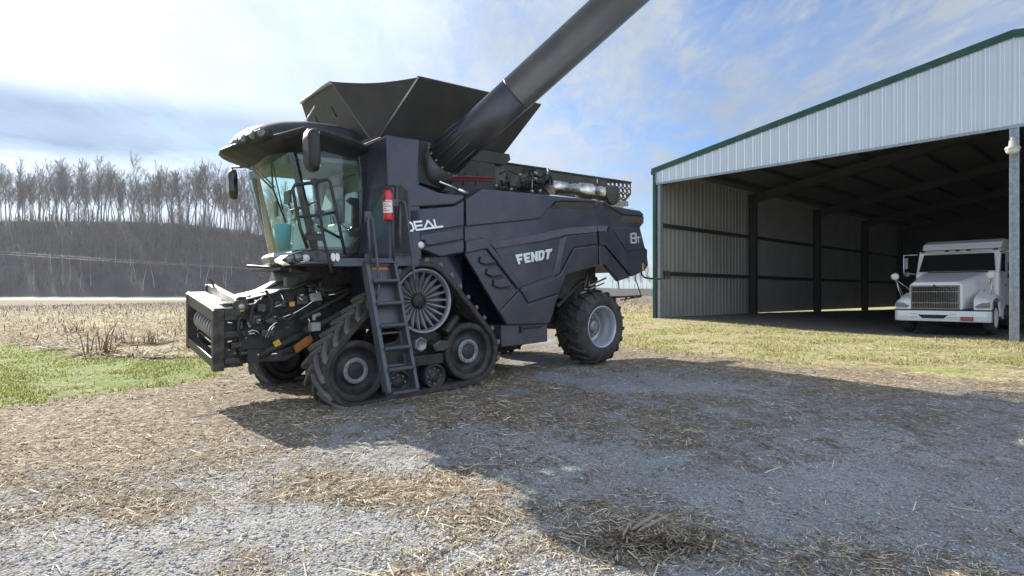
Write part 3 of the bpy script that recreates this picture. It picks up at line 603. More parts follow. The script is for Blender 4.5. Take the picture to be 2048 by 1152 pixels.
# ================================================================== THE COMBINE
def ccopy(o, parent):
    c = o.copy(); C.objects.link(c); c.parent = parent; return c
combine = empty('combine_harvester', mat=CM)
tag(combine, 'dark navy tracked combine harvester without header, tank flaps raised and auger out', 'combine harvester')
def part(mb, name, m, parent=combine, **k): return mb.build(name, m, parent, **k)
# --- core body: everything dark behind the panels
b = MB()
b.prism([(-4.25, 1.0), (-2.2, .75), (-1.5, .62), (-1.2, 1.1), (-.95, 1.75), (.35, 1.95), (1.25, 1.85), (1.3, 2.6), (.9, 2.95), (-3.1, 2.98), (-4.2, 2.2)], .75, 2.55)
b.prism([(-3.1, 2.02), (-1.2, 1.7), (.3, 1.92), (1.2, 2.0), (1.2, 2.55), (.9, 2.9), (-.2, 2.98), (-3.1, 2.92)], .13, 3.17)
part(b, 'chassis', black)
b = MB(); b.prism([(-1.25, .85), (-.55, .75), (.30, .80), (.48, 1.45), (.35, 1.97), (-1.25, 1.75)], .72, 2.58); b.box((-.9, .5, 1.25), (.35, .72, 1.9)); b.tube([(-.7, .55, 1.1), (-.1, .5, 1.55), (.4, .55, 1.6)], .06); part(b, 'rear_frame', black, bevel=.02)
b = MB(); b.prism([L(*p, .62) for p in [(800, 500), (842, 496), (930, 500), (1000, 600), (1020, 655), (1000, 690), (985, 640)]] + [(-2.5, .9), (-4.2, 1.2), (-4.7, 1.9)], .62, .76)
part(b, 'inner_side_wall', navy, bevel=.01)
b = MB(); b.prism([(-4.65, 1.5), (-3.0, 1.5), (-3.0, 2.05), (-4.65, 2.05)], .3, .74)
part(b, 'track_arch', navy)

def panel_set(polys, parent_name, v_base=.10, mirror=False):
    """relief panel: a backing sheet and raised fields in front of it"""
    base = polys[0]; bb = MB(); bb.prism(PL(base, .02), .045, v_base)
    root = part(bb, parent_name, paint, bevel=.01)
    for name, poly, v in polys[1:]:
        q = MB(); q.prism(PL(poly, 0), v, .05+random.uniform(.001, .004)); part(q, name, paint if 'grille' not in name else paint2, root, bevel=.022, seg=3)
    return root
main_out = [(931, 397), (964, 377), (1188, 399), (1192, 419), (1194, 451), (1197, 530), (1133, 550), (1123, 575), (1108, 625), (1099, 648), (1015, 650), (932, 509)]
def slants(root, lst):
    for top_, bot_, vt, vb in lst:
        q = MB(); q.loft([[P3(*a, vt), P3(*c, vb), (L(*c, 0)[0], .052, L(*c, 0)[1]), (L(*a, 0)[0], .052, L(*a, 0)[1])] for a, c in zip(top_, bot_)]); part(q, 'sloped_field', paint, root, bevel=.005)
main = panel_set([main_out,
    ('raised_field', [(932, 398), (964, 377), (1187, 399), (1190, 405), (1125, 402), (1112, 404), (1097, 416), (1084, 436), (1078, 438), (933, 453)], -.005),
    ('raised_field', [(933, 482), (969, 475), (978, 484), (1046, 572), (1038, 580), (975, 498), (933, 507)], .0),
    ('raised_field', [(1132, 471), (1195, 464), (1197, 488), (1148, 494), (1120, 545), (1112, 552)], .005),
    ('raised_field', [(1149, 496), (1197, 490), (1197, 530), (1133, 550), (1123, 575), (1118, 586), (1057, 606), (1042, 582), (1112, 554), (1122, 547)], .0),
    ('raised_field', [(1058, 608), (1117, 588), (1108, 625), (1099, 648), (1015, 650), (1000, 624), (1038, 583), (1043, 584)], .006),
    ('recessed_name_panel', [(991, 497), (1033, 489), (1121, 478), (1110, 551), (1044, 575)], .032)], 'side_hood')
slants(main, [([(983, 484), (1080, 467), (1129, 456), (1193, 451)], [(989, 497), (1084, 482), (1131, 470), (1195, 464)], .04, -.01),
    ([(1112, 405), (1125, 403), (1190, 406)], [(1100, 418), (1124, 417), (1192, 420)], -.005, .045),
    ([(1122, 478), (1110, 551)], [(1132, 471), (1119, 547)], .035, .0), ([(1044, 574), (1110, 551)], [(1042, 584), (1117, 557)], .04, -.005)])
for x, y in ((960, 519), (974, 543), (988, 566)):
    q = MB(); p = PL([(x, y-6), (x+16, y-9), (x+32, y+6), (x+10, y+10), (x-1, y+6)], .02); q.prism(p, .0, .047); part(q, 'louvre', paint, main, bevel=.012)
    q = MB(); p = PL([(x+2, y+8), (x+32, y+7), (x+37, y+13), (x+10, y+14)], .02); q.prism(p, .037, .047); part(q, 'louvre_slot', black, main)
rear = panel_set([[(1190, 399), (1212, 404), (1228, 412), (1282, 421), (1289, 428), (1288, 447), (1282, 455), (1292, 495), (1297, 500), (1296, 529), (1289, 541), (1238, 563), (1209, 528), (1199, 530)],
    ('raised_field', [(1190, 400), (1203, 402), (1206, 406), (1192, 416)], .0),
    ('raised_field', [(1206, 403), (1228, 412), (1282, 422), (1289, 432), (1248, 429), (1219, 412)], .015),
    ('raised_field', [(1197, 464), (1215, 464), (1218, 453), (1226, 461), (1250, 505), (1254, 509), (1292, 501), (1296, 530), (1289, 541), (1264, 553), (1211, 490), (1199, 489), (1197, 463)], -.004),
    ('raised_field', [(1199, 491), (1209, 492), (1261, 555), (1238, 562), (1210, 528), (1200, 529)], .006),
    ('recessed_name_panel', [(1222, 453), (1279, 457), (1290, 495), (1256, 502), (1230, 462)], .03)], 'rear_side_panel')
slants(rear, [([(1205, 403), (1217, 413), (1245, 431), (1288, 434)], [(1194, 418), (1209, 420), (1238, 443), (1287, 447)], -.012, .045), ([(1196, 451), (1217, 451)], [(1196, 463), (1214, 463)], .035, -.012)])
front = panel_set([[(802, 418), (908, 411), (929, 399), (929, 506), (881, 515), (842, 500), (797, 511), (790, 500)],
    ('raised_field', [(812, 419), (908, 412), (929, 401), (929, 452), (806, 471), (800, 440)], .0),
    ('raised_field', [(808, 474), (929, 455), (929, 479), (858, 492), (852, 488), (852, 482), (832, 482), (828, 496), (802, 505)], .012),
    ('raised_field', [(852, 494), (929, 482), (929, 505), (881, 514), (845, 499)], .002)], 'front_side_panel')
b = MB(); b.prism(PL([(832, 487), (853, 484), (879, 478), (853, 491), (852, 497), (835, 498), (830, 494)], 0), .03, .055); part(b, 'lamp_recess', blackg, front)
c = P3(842, 490, .0); b = MB(); b.lathe([(.03, .052), (0, .05), (-.012, .03), (-.014, .001)], c, n=24); part(b, 'side_marker_lamp', whitem, front)
# column beside the cab: holds the air intake, steps in towards the cab
b = MB()
prof = [(-4.42, 0.0), (-3.90, 0.0), (-3.82, .30), (-3.82, 1.5), (-4.30, 1.5), (-4.37, .62)]
def ringz(z, f=0, g=0): return [(u+(-f if u < -4.2 and v > .3 else 0)+(-g if u < -4.2 else 0), v, z) for u, v in prof]
b.loft([ringz(1.93, .22, 0), ringz(2.4, .12), ringz(3.0, .03), ringz(3.45), [(u, v, 3.68) for u, v in prof]])
part(b, 'intake_column', paint, bevel=.03, seg=3)
b = MB(); b.prism(PL([(776, 272), (840, 279), (836, 368), (878, 385), (928, 390), (928, 398), (908, 409), (776, 418)], 0), -.006, .04); part(b, 'column_side_skin', paint, bevel=.025, seg=3)
b = MB(); b.prism([(-4.40, 2.0), (-4.05, 2.0), (-4.08, 2.95), (-4.22, 3.06), (-4.40, 2.98)], -.012, .03); part(b, 'extinguisher_alcove', paint2, bevel=.02)
b = MB(); b.prism([(-4.36, 2.03), (-4.09, 2.03), (-4.12, 2.92), (-4.23, 3.0), (-4.36, 2.94)], -.016, .03); part(b, 'alcove_lining', black)
# lower tool box and skirt
b = MB(); q = [(-2.42, .90), (-2.43, .55), (-1.41, .55), (-1.40, .88)]; b.prism(q, .06, .55); box = part(b, 'tool_box', paint2, bevel=.012)
b = MB(); b.tube([P3(1045, 657, .04), P3(1083, 653, .04)], .012); b.box(*[(lambda a: (a[0]-.03, .02, a[2]-.06))(P3(1043, 658, .04)), (lambda a: (a[0]+.03, .06, a[2]+.05))(P3(1043, 658, .04))]); part(b, 'latch', black, box)
b = MB(); b.prism([(-2.5, .5), (-1.3, .5), (-1.3, .60), (-2.5, .60)], .4, 2.9); part(b, 'belly_pan', black)
# far side panel and rear hood end so that the machine has a back
b = MB(); b.prism([L(x, y, 0) for x, y in main_out], 3.2, 3.28); part(b, 'side_hood', paint, bevel=.02)
b = MB(); b.prism([(-.15, 3.05), (.35, 2.98), (1.15, 2.93), (1.27, 2.85), (1.25, 2.68), (1.15, 2.6), (1.3, 2.2), (1.37, 1.88), (1.24, 1.76), (.44, 1.56), (.0, 1.9)], 3.2, 3.28); part(b, 'rear_side_panel', paint, bevel=.02)
b = MB(); b.loft([[(1.14, .06, 2.9), (1.24, .06, 2.8), (1.22, .06, 2.66), (1.12, .06, 2.6), (1.26, .06, 2.2), (1.3, .06, 1.9), (1.2, .06, 1.78), (.95, .06, 1.9), (.9, .06, 2.85)],
                  [(1.28, .8, 2.92), (1.38, .8, 2.84), (1.36, .8, 2.66), (1.26, .8, 2.6), (1.42, .8, 2.2), (1.46, .8, 1.9), (1.3, .8, 1.72), (.95, .8, 1.9), (.9, .8, 2.9)],
                  [(1.28, 2.5, 2.92), (1.38, 2.5, 2.84), (1.36, 2.5, 2.66), (1.26, 2.5, 2.6), (1.42, 2.5, 2.2), (1.46, 2.5, 1.9), (1.3, 2.5, 1.72), (.95, 2.5, 1.9), (.9, 2.5, 2.9)],
                  [(1.14, 3.24, 2.9), (1.24, 3.24, 2.8), (1.22, 3.24, 2.66), (1.12, 3.24, 2.6), (1.26, 3.24, 2.2), (1.3, 3.24, 1.9), (1.2, 3.24, 1.78), (.95, 3.24, 1.9), (.9, 3.24, 2.85)]])
part(b, 'rear_hood', paint2, bevel=.02)
# --- lettering, drawn as polygons in a unit box and laid on the panels
LET = {
 'F': [[(0, 0), (.36, 0), (.36, .36), (.80, .36), (.84, .60), (.40, .60), (.42, .74), (.95, .74), (1, 1), (0.02, 1)]],
 'E': [[(0, 0), (.95, 0), (.97, .25), (.38, .25), (.38, .38), (.85, .38), (.86, .61), (.39, .61), (.40, .75), (.98, .75), (1, 1), (.0, 1)]],
 'N': [[(0, 0), (.34, 0), (.36, .52), (.66, 0), (1, 0), (1, 1), (.66, 1), (.64, .50), (.34, 1), (0, 1)]],
 'D': [[(0, 0), (.62, 0), (.95, .2), (1, .8), (.68, 1), (0, 1), (0, .76), (.52, .76), (.66, .66), (.64, .34), (.50, .24), (.34, .24), (.34, .76), (0, .76)]],
 'T': [[(.32, 0), (.68, 0), (.70, .72), (1, .72), (1, 1), (0, 1), (0, .72), (.32, .72)]]}
def lay(mb, polys, x0, x1, quad, v0, v1):
    (a, b_, c_, d_) = quad        # bottom-left, bottom-right, top-right, top-left in (u,w)
    for poly in polys:
        q = []
        for s, t in poly:
            s = x0+(x1-x0)*s
            lo_ = (a[0]+(b_[0]-a[0])*s, a[1]+(b_[1]-a[1])*s); hi = (d_[0]+(c_[0]-d_[0])*s, d_[1]+(c_[1]-d_[1])*s)
            q.append((lo_[0]+(hi[0]-lo_[0])*t, lo_[1]+(hi[1]-lo_[1])*t))
        mb.prism(q, v0, v1)
q4 = PL([(1036, 529), (1101, 517.5), (1105, 497), (1029, 510)], .02)
for k, ch in enumerate('FENDT'):
    b = MB(); w = .2; lay(b, LET[ch], k*.2+.008, k*.2+.19, q4, .012, .0325); part(b, 'name_letter', letter, main, bevel=.004)
def strokes(mb, segs, quad, th, v0, v1):
    (a, b_, c_, d_) = quad
    def m_(s, t):
        lo_ = Vector(a)*(1-s)+Vector(b_)*s; hi = Vector(d_)*(1-s)+Vector(c_)*s; return lo_*(1-t)+hi*t
    for s0, t0, s1, t1 in segs:
        p, q = m_(s0, t0), m_(s1, t1); n = (q-p).normalized(); e = n*th*.5; n = Vector((-n.y, n.x))*th*.5
        mb.prism([tuple(p-n-e), tuple(q-n+e), tuple(q+n+e), tuple(p+n-e)], v0, v1)
        v0 -= .0007
q4 = PL([(811, 463), (884, 453), (880, 439), (806, 446.5)], 0)
IDEAL = {'letter_i': [(-.09, 0, -.09, 1)], 'letter_d': [(.01, .0, .01, 1), (.01, 1, .17, 1), (.17, 1, .215, .8), (.215, .8, .215, .2), (.215, .2, .17, 0), (.17, 0, .01, 0)],
         'letter_e': [(.28, .0, .28, 1), (.28, 1, .47, 1), (.28, .5, .45, .5), (.28, 0, .74, 0)], 'letter_a': [(.52, .18, .645, 1), (.645, 1, .77, .0)], 'letter_l': [(.82, 1, .82, 0), (.82, 0, 1.0, 0)]}
for k, sg in IDEAL.items():
    b = MB(); strokes(b, sg, q4, .026, -.012, .002); part(b, 'name_letter', letter, front)
q4 = PL([(1262, 486), (1271.5, 484.8), (1271, 467), (1261.5, 467.5)], .02)
b = MB(); strokes(b, [(.1, 0, .9, 0), (.1, .5, .9, .5), (.1, 1, .9, 1), (0, .08, 0, .42), (0, .58, 0, .92), (1, .08, 1, .42), (1, .58, 1, .92)], q4, .03, .008, .031); part(b, 'model_numeral', letter, rear)
q4 = PL([(1273.5, 485), (1280, 484), (1279.5, 474), (1273, 474.5)], .02)
b = MB(); strokes(b, [(.5, 0, .5, 1), (0, 1, 1, 1)], q4, .02, .008, .031); part(b, 'model_letter', letter, rear)

# --- rear wheels
def tyre_mesh(r=.70, w=.68, rim=.37, lugs=19):
    t = MB(); h = w/2
    t.lathe([(-h+.06, rim), (-h+.02, rim+.03), (-h, rim+.12), (-h+.015, r-.14), (-h+.06, r-.07), (-h+.12, r-.05), (0, r-.04), (h-.12, r-.05), (h-.06, r-.07), (h-.015, r-.14), (h, rim+.12), (h-.02, rim+.03), (h-.06, rim)], (0, 0, 0), n=72)
    l = MB()
    for s in (-1, 1):
        for i in range(lugs):
            a0 = 2*math.pi*(i+(.5 if s > 0 else 0))/lugs; rings = []
            for k, (vv, rr, da, hw) in enumerate([(-.01, r-.05, 0, .055), (.08, r-.05, .06, .05), (.17, r-.055, .15, .045), (h-.06, r-.075, .21, .045), (h-.005, r-.15, .23, .05)]):
                a = a0+da; ht = .052 if k < 4 else .03; q = []
                for (da2, rr2) in ((-hw, rr-.01), (-hw*.75, rr+ht), (hw*.75, rr+ht), (hw, rr-.01)):
                    q.append((math.cos(a+da2)*rr2, s*vv, math.sin(a+da2)*rr2))
                rings.append(q)
            l.loft(rings)
    return t, l
def make_rear_wheel(v_out, flip):
    t, l = tyre_mesh()
    c = Vector((-.03, v_out+(.34 if not flip else -.34), .71))
    t.v += []; mb = MB(); mb.v = t.v; mb.f = t.f; mb.sm = t.sm; mb.mi = t.mi
    ty = part(mb, 'rear_wheel', rubber); ty.location = c
    if flip: ty.rotation_euler = (0, 0, math.pi)
    ob = l.build('lug', rubber, ty)
    ob.name = 'tread'
    rm = MB()
    rm.lathe([(-.28, .37), (-.295, .395), (-.315, .395), (-.322, .38), (-.30, .36), (-.22, .345), (-.16, .345), (-.13, .318), (-.02, .312), (.02, .305), (.03, .25)], (0, 0, 0), n=56)
    part(rm, 'rim', rimm, ty); rm = MB(); rm.lathe([(.03, .25), (.0, .235), (-.06, .20), (-.075, .19), (-.075, .13), (-.06, .12)], (0, 0, 0), n=48)
    part(rm, 'wheel_disc', silver, ty)
    hb = MB(); hb.lathe([(-.05, .125), (-.11, .12), (-.13, .11), (-.135, .05), (-.13, .001)], (0, 0, 0), n=32)
    for k in range(10):
        a = 2*math.pi*k/10; hb.lathe([(-.06, .014), (-.10, .014), (-.10, .001)], (math.cos(a)*.16, -.01, math.sin(a)*.16), n=6, smooth=False)
    part(hb, 'hub', silver, ty)
    return ty
make_rear_wheel(0.0, False); make_rear_wheel(3.3, True)
b = MB(); b.box((-.15, .5, .62), (.12, 2.8, .86)); b.box((-.3, 1.1, .8), (.3, 2.2, 1.9)); part(b, 'rear_axle', black, bevel=.02)
b = MB()
for pts, r in (([P3(1175, 545, .5), P3(1170, 572, .45), P3(1168, 578, .4), P3(1180, 578, .4)], .02), ([P3(1182, 545, .5), P3(1178, 570, .45), P3(1190, 575, .4)], .015),
               ([P3(1178, 572, .35), P3(1212, 556, .5)], .018), ([P3(1180, 578, .3), P3(1208, 566, .5)], .015), ([P3(1150, 590, .4), P3(1172, 583, .3), P3(1195, 583, .4)], .02)):
    b = MB(); b.tube(pts, r); part(b, 'hydraulic_line', worn)
b = MB(); b.tube([P3(1236, 556, .9), P3(1238, 578, .9)], .012); b.tube([P3(1270, 555, .9), P3(1282, 590, .9), P3(1282, 594, .9), P3(1240, 600, .9)], .012); b.box(P3(1238, 596, .8), P3(1262, 590, 1.1)); b.tube([P3(1250, 600, .9), P3(1255, 592, 1.0), P3(1268, 596, .9)], .02)
part(b, 'rear_hitch_bracket', black)
# rear outrigger lamp
b = MB(); b.tube([(1.18, .1, 1.92), P3(1284, 550, .05), P3(1289, 555, -.05), P3(1300, 557, -.15), P3(1322, 558, -.35)], .018)
ar = part(b, 'outrigger_arm', blackg)
a = Vector(P3(1333, 549, -.42)); b = MB(); b.box(a-Vector((.07, .02, .075)), a+Vector((.07, .02, .075))); part(b, 'warning_lamp', black, ar, bevel=.015)
a = Vector(P3(1334, 555, -.45)); b = MB(); b.box(a-Vector((.09, .03, .04)), a+Vector((.07, .03, .02))); part(b, 'side_lamp', blackg, ar, bevel=.02)
a = P3(1286, 535, -.005); b = MB(); b.box((a[0]-.02, -.012, a[2]-.06), (a[0]+.02, .03, a[2]+.08)); part(b, 'side_reflector', yellow, bevel=.01)

# --- tracks
def hull_path(circ, n=26):
    """outer path round the circles (clockwise seen with x right, z up), dense points with outward normals"""
    m = len(circ); tp = []
    for i in range(m):
        (x0, z0, r0), (x1, z1, r1) = circ[i], circ[(i+1) % m]
        d = Vector((x1-x0, z1-z0)); D = d.length; d.normalize(); k = (r0-r1)/D; per = Vector((-d.y, d.x))
        nrm = d*k+per*math.sqrt(1-k*k); tp.append(nrm)
    pts = []
    for i in range(m):
        x, z, r = circ[i]; a0 = math.atan2(tp[i-1].y, tp[i-1].x); a1 = math.atan2(tp[i].y, tp[i].x)
        while a1 > a0: a1 -= 2*math.pi
        for k in range(n+1):
            a = a0+(a1-a0)*k/n; pts.append((x+math.cos(a)*r, z+math.sin(a)*r, math.cos(a), math.sin(a)))
    # resample evenly
    P = [Vector(p[:2]) for p in pts]+[Vector(pts[0][:2])]; Nn = [Vector(p[2:]) for p in pts]+[Vector(pts[0][2:])]
    cum = [0]
    for i in range(len(P)-1): cum.append(cum[-1]+(P[i+1]-P[i]).length)
    def at(s):
        s %= cum[-1]; lo_, hi = 0, len(cum)-1
        while hi-lo_ > 1:
            mid = (lo_+hi)//2
            if cum[mid] <= s: lo_ = mid
            else: hi = mid
        f = (s-cum[lo_])/max(1e-9, cum[hi]-cum[lo_]); return P[lo_].lerp(P[hi], f), Nn[lo_].lerp(Nn[hi], f).normalized()
    return at, cum[-1]
FI, DR, RI = (-4.93, .455, .445), (-3.86, 1.37, .52), (-3.06, .54, .47)
FI2 = (-4.93, .445, .445)
def make_track(v0, v1, side):
    """v0 = outer edge, v1 = inner edge"""
    at, Lg = hull_path([FI2, DR, RI]); sgn = 1 if v1 > v0 else -1; wd = abs(v1-v0)
    b = MB(); n = 150; rings = []
    for i in range(n):
        p, q = at(Lg*i/n)
        rings.append([(p.x+q.x*o, v0+sgn*f*wd, p.y+q.y*o) for f, o in ((.02, -.035), (0, -.02), (0.0, .03), (.04, .048), (.96, .048), (1, .03), (1, -.02), (.98, -.035))])
    rings.append(rings[0]); b.loft(rings, caps=False, smooth=False)
    belt = part(b, 'track', rubber)
    l = MB(); nl = 33
    for i in range(nl):
        for s in (0, 1):
            s0 = Lg*(i+(.5 if s else 0))/nl; rr = []
            for f, ds in ((.0, 0), (.16, .045), (.32, .10), (.49, .165)):
                ff = f if s == 0 else 1-f; q4_ = []
                for dd, o in ((-.036, .04), (-.026, .092), (.026, .092), (.036, .04)):
                    p, q = at(s0+ds*1.5+dd); q4_.append((p.x+q.x*o, v0+sgn*ff*wd, p.y+q.y*o))
                rr.append(q4_)
            l.loft(rr)
    part(l, 'tread_lugs', rubber_wear, belt)
    l = MB()                                        # inner guide blocks
    for i in range(40):
        p, q = at(Lg*i/40); p2, q2 = at(Lg*(i+.5)/40); c = [(p.x, p.y), (p2.x, p2.y), (p2.x-q2.x*.06, p2.y-q2.y*.06), (p.x-q.x*.06, p.y-q.y*.06)]
        l.prism(c, v0+sgn*wd*.42, v0+sgn*wd*.58)
    part(l, 'guide_blocks', rubber, belt)
    def idler(cx, cz, r, name, ring=True):
        r -= .03
        for k, (a_, b_) in enumerate(((.07, .28), (.40, .60))):
            m = MB(); va = v0+sgn*a_; w_ = sgn*(b_-a_)
            m.lathe([(w_, r*.72), (w_, r-.01), (w_-sgn*.03, r), (sgn*.03, r), (0, r-.02), (0, r*.80), (sgn*.02, r*.78), (sgn*.05, r*.76), (sgn*.10, r*.70), (sgn*.13, r*.60), (sgn*.12, r*.42), (sgn*.09, r*.36), (sgn*.06, r*.01)], (cx, va, cz), n=56)
            o = part(m, name, rubber if False else darkidler, belt)
            if k == 0:
                m = MB(); m.lathe([(sgn*.0, r*.995), (-sgn*.012, r*.95), (-sgn*.012, r*.84), (sgn*.01, r*.80)], (cx, va, cz), n=56); part(m, name+'_rim_band', rubber, belt)
                if ring:
                    m = MB(); m.lathe([(sgn*.05, r*.43), (sgn*.025, r*.42), (sgn*.02, r*.40), (sgn*.02, r*.285), (sgn*.045, r*.27)], (cx, va, cz), n=48)
                    for j in range(12):
                        a = j*math.pi/6; m.lathe([(sgn*.02, .014), (sgn*.005, .014), (sgn*.005, .001)], (cx+math.cos(a)*r*.345, va, cz+math.sin(a)*r*.345), n=6, smooth=False)
                    part(m, 'bolt_ring', ringm, belt)
                    m = MB(); m.lathe([(sgn*.06, r*.27), (sgn*.03, r*.26), (sgn*.02, r*.22), (sgn*.018, .001)], (cx, va, cz), n=40); part(m, 'hub_cap', darkidler, belt)
    idler(*FI, 'idler_wheel'); idler(*RI, 'idler_wheel')
    def roller(cx, cz, r):
        for a_, b_ in ((.06, .26), (.40, .60)):
            m = MB(); va = v0+sgn*a_; w_ = sgn*(b_-a_)
            m.lathe([(w_, r*.5), (w_, r), (0, r), (-sgn*.008, r*.93), (0, r*.84), (sgn*.05, r*.80), (sgn*.05, r*.5), (sgn*.01, r*.45), (sgn*.01, .001)], (cx, va, cz), n=36); part(m, 'roller', rubber if a_ < 0 else darkidler, belt)
        for j in range(8): m = MB(); a = j*math.pi/4; m.lathe([(sgn*.11, .013), (sgn*.05, .013), (sgn*.05, .001)], (cx+math.cos(a)*r*.62, v0+sgn*.04, cz+math.sin(a)*r*.62), n=6, smooth=False); part(m, 'roller_bolt', silver, belt)
    for cx, cz in ((-3.70, .235), (-4.30, .215)): roller(cx, cz, .18)
    # drive wheel: silver ring with pierced dished spokes
    cx, cz, r = DR[0]-.01, DR[1]-.015, .468; m = MB()
    m.lathe([(sgn*.09, r-.05), (sgn*.06, r-.045), (sgn*.04, r-.03), (sgn*.02, r-.01), (sgn*.03, r+.004), (sgn*.10, r+.004)], (cx, v0, cz), n=72)
    m.lathe([(sgn*.30, r-.06), (sgn*.28, r), (sgn*.50, r), (sgn*.52, r-.06)], (cx, v0, cz), n=72)
    dw = part(m, 'drive_wheel', silver, belt); m = MB(); ns = 22
    for j in range(ns):
        a = 2*math.pi*j/ns; rings = []
        for rr, ww, dv in ((.09, .010, .20), (.20, .018, .19), (.30, .027, .15), (.38, .022, .11), (.43, .017, .08)):
            tx, tz = -math.sin(a), math.cos(a)
            rings.append([(cx+math.cos(a)*rr+tx*e*ww, v0+sgn*(dv+q), cz+math.sin(a)*rr+tz*e*ww) for e, q in ((-1, .012), (-.25, -.014), (.25, -.014), (1, .012), (1, .03), (-1, .03))])
        m.loft(rings)
    part(m, 'spokes', silver, belt)
    m = MB(); m.lathe([(sgn*.205, r-.045), (sgn*.16, .30), (sgn*.23, .08)], (cx, v0, cz), n=48)
    for j in range(ns):                                   # webs between spokes near rim leave dark slots
        a = 2*math.pi*(j+.5)/ns
    part(m, 'drive_wheel_back', black, belt)
    m = MB(); m.lathe([(sgn*.20, .12), (sgn*.16, .118), (sgn*.13, .105), (sgn*.13, .001)], (cx, v0, cz), n=32)
    for j in range(10): a = j*math.pi/5; m.lathe([(sgn*.13, .012), (sgn*.115, .012), (sgn*.115, .001)], (cx+math.cos(a)*.082, v0, cz+math.sin(a)*.082), n=6, smooth=False)
    part(m, 'drive_hub', darkidler, belt)
    # undercarriage frame
    m = MB(); va, vb = v0+sgn*.28, v0+sgn*.38
    m.prism([(-4.93, .62), (-4.2, .80), (-3.85, 1.2), (-3.5, .85), (-3.06, .68), (-3.06, .36), (-3.6, .32), (-4.4, .30), (-4.93, .34)], va, vb)
    m.tube([(-4.93, v0+sgn*.1, .455), (-4.93, v0+sgn*.55, .455)], .10); m.tube([(-3.06, v0+sgn*.1, .54), (-3.06, v0+sgn*.55, .54)], .10)
    m.box((-4.1, v0+sgn*.12, .40), (-3.5, v0+sgn*.30, .56)); m.tube([(-3.45, v0+sgn*.15, .85), (-3.2, v0+sgn*.2, 1.08)], .075)
    part(m, 'undercarriage_frame', black, belt, bevel=.015)
    m = MB(); m.lathe([(sgn*.10, .10), (sgn*.0, .10), (-sgn*.012, .09), (-sgn*.012, .078), (-sgn*.004, .074), (-sgn*.010, .001)], (-3.93, v0+sgn*.06, .725), n=32)
    for j in range(6): a = j*math.pi/3+.4; m.lathe([(sgn*.02, .014), (-sgn*.002, .014), (-sgn*.002, .001)], (-3.93+math.cos(a)*.098, v0+sgn*.06, .725+math.sin(a)*.098), n=8)
    part(m, 'pivot_cap', silver, belt)
    m = MB(); m.prism([(-3.76, .70), (-3.62, .76), (-3.45, .74), (-3.40, .66), (-3.55, .60), (-3.70, .60)], v0+sgn*.02, v0+sgn*.24); part(m, 'mud_crusted_bracket', frame_m, belt, bevel=.02)
    return belt
make_track(0.0, .66, 0); make_track(3.3, 2.64, 1)
b = MB(); b.box((-4.1, .5, 1.1), (-3.6, 2.8, 1.6)); b.box((-4.6, .75, .95), (-3.2, 2.55, 1.9)); b.tube([(-3.86, .2, 1.36), (-3.86, 3.1, 1.36)], .13); part(b, 'front_axle', black, bevel=.02)

# --- cab
b = MB()
Y0, Y1 = .72, 2.48
plan_b = [(-5.19, Y0), (-5.36, 1.02), (-5.43, 1.6), (-5.36, 2.18), (-5.19, Y1)]
plan_t = [(-5.46, Y0), (-5.66, 1.02), (-5.74, 1.6), (-5.66, 2.18), (-5.46, Y1)]
WB, WTOP = 2.13, 3.44
b.loft([[(u-.04 if u < -5 else u, v, WB-.17) for u, v in plan_b+[(-4.35, Y1), (-4.35, Y0)]], [(u-.03 if u < -5 else u, v, WB) for u, v in plan_b+[(-4.35, Y1), (-4.35, Y0)]]])
cab = part(b, 'cab', blackg, bevel=.015)
for s, y in ((-1, Y0), (1, Y1)):
    b = MB()
    b.loft([[(-5.17, y, WB), (-5.24, y-s*.03, WB), (-5.19, y-s*.10, WB), (-5.12, y-s*.05, WB)], [(-5.44, y, WTOP), (-5.51, y-s*.03, WTOP), (-5.46, y-s*.10, WTOP), (-5.38, y-s*.05, WTOP)]])
    part(b, 'front_pillar', blackg, cab)
DF = [(712, 296), (736, 296), (743, 350), (743, 430), (736, 475), (716, 508), (650, 510), (650, 501), (696, 498), (711, 478), (720, 440), (722, 380), (716, 318)]
for y0_, y1_ in ((Y0-.03, Y0+.05), (Y1-.05, Y1+.03)): b = MB(); b.prism(PL(DF, Y0), y0_, y1_); part(b, 'door_frame', blackg, cab, bevel=.01)
b = MB(); b.box((-4.42, Y0, WB), (-4.33, Y1, 2.5)); b.box((-4.42, Y0, 2.5), (-4.33, Y0+.25, 3.45)); b.box((-4.42, Y1-.25, 2.5), (-4.33, Y1, 3.45)); b.box((-4.42, Y0, 3.3), (-4.33, Y1, 3.5)); part(b, 'rear_wall', trimd, cab)
b = MB(); b.box((-4.36, Y0+.25, 2.5), (-4.34, Y1-.25, 3.3)); part(b, 'rear_window', trimd, cab)
def sheet(mb, low, high, n=10):      # curved pane between two plan curves
    def cr(pts, t):
        t *= len(pts)-1; i = min(int(t), len(pts)-2); f = t-i
        p = [Vector(pts[max(0, min(len(pts)-1, i+k))]) for k in (-1, 0, 1, 2)]
        return .5*((2*p[1])+(p[2]-p[0])*f+(2*p[0]-5*p[1]+4*p[2]-p[3])*f*f+(3*p[1]-p[0]-3*p[2]+p[3])*f**3)
    rings = [[cr(low, j/16) for j in range(17)], [cr(high, j/16) for j in range(17)]]
    mid = [[a.lerp(b_, k/4) for a, b_ in zip(*rings)] for k in range(5)]
    mb.loft(mid, caps=False, smooth=True, closed=False); return mid
b = MB(); sheet(b, [(u, v, WB) for u, v in plan_b], [(u, v, WTOP) for u, v in plan_t]); part(b, 'windscreen', cabglass, cab)
DG = [(594, 305), (716, 300), (722, 380), (720, 440), (711, 478), (696, 500), (642, 502)]
b = MB(); b.add([(u, Y0+.004, w) for u, w in PL(DG, Y0)], [list(range(len(DG)))]); gd = part(b, 'door', cabglass, cab)
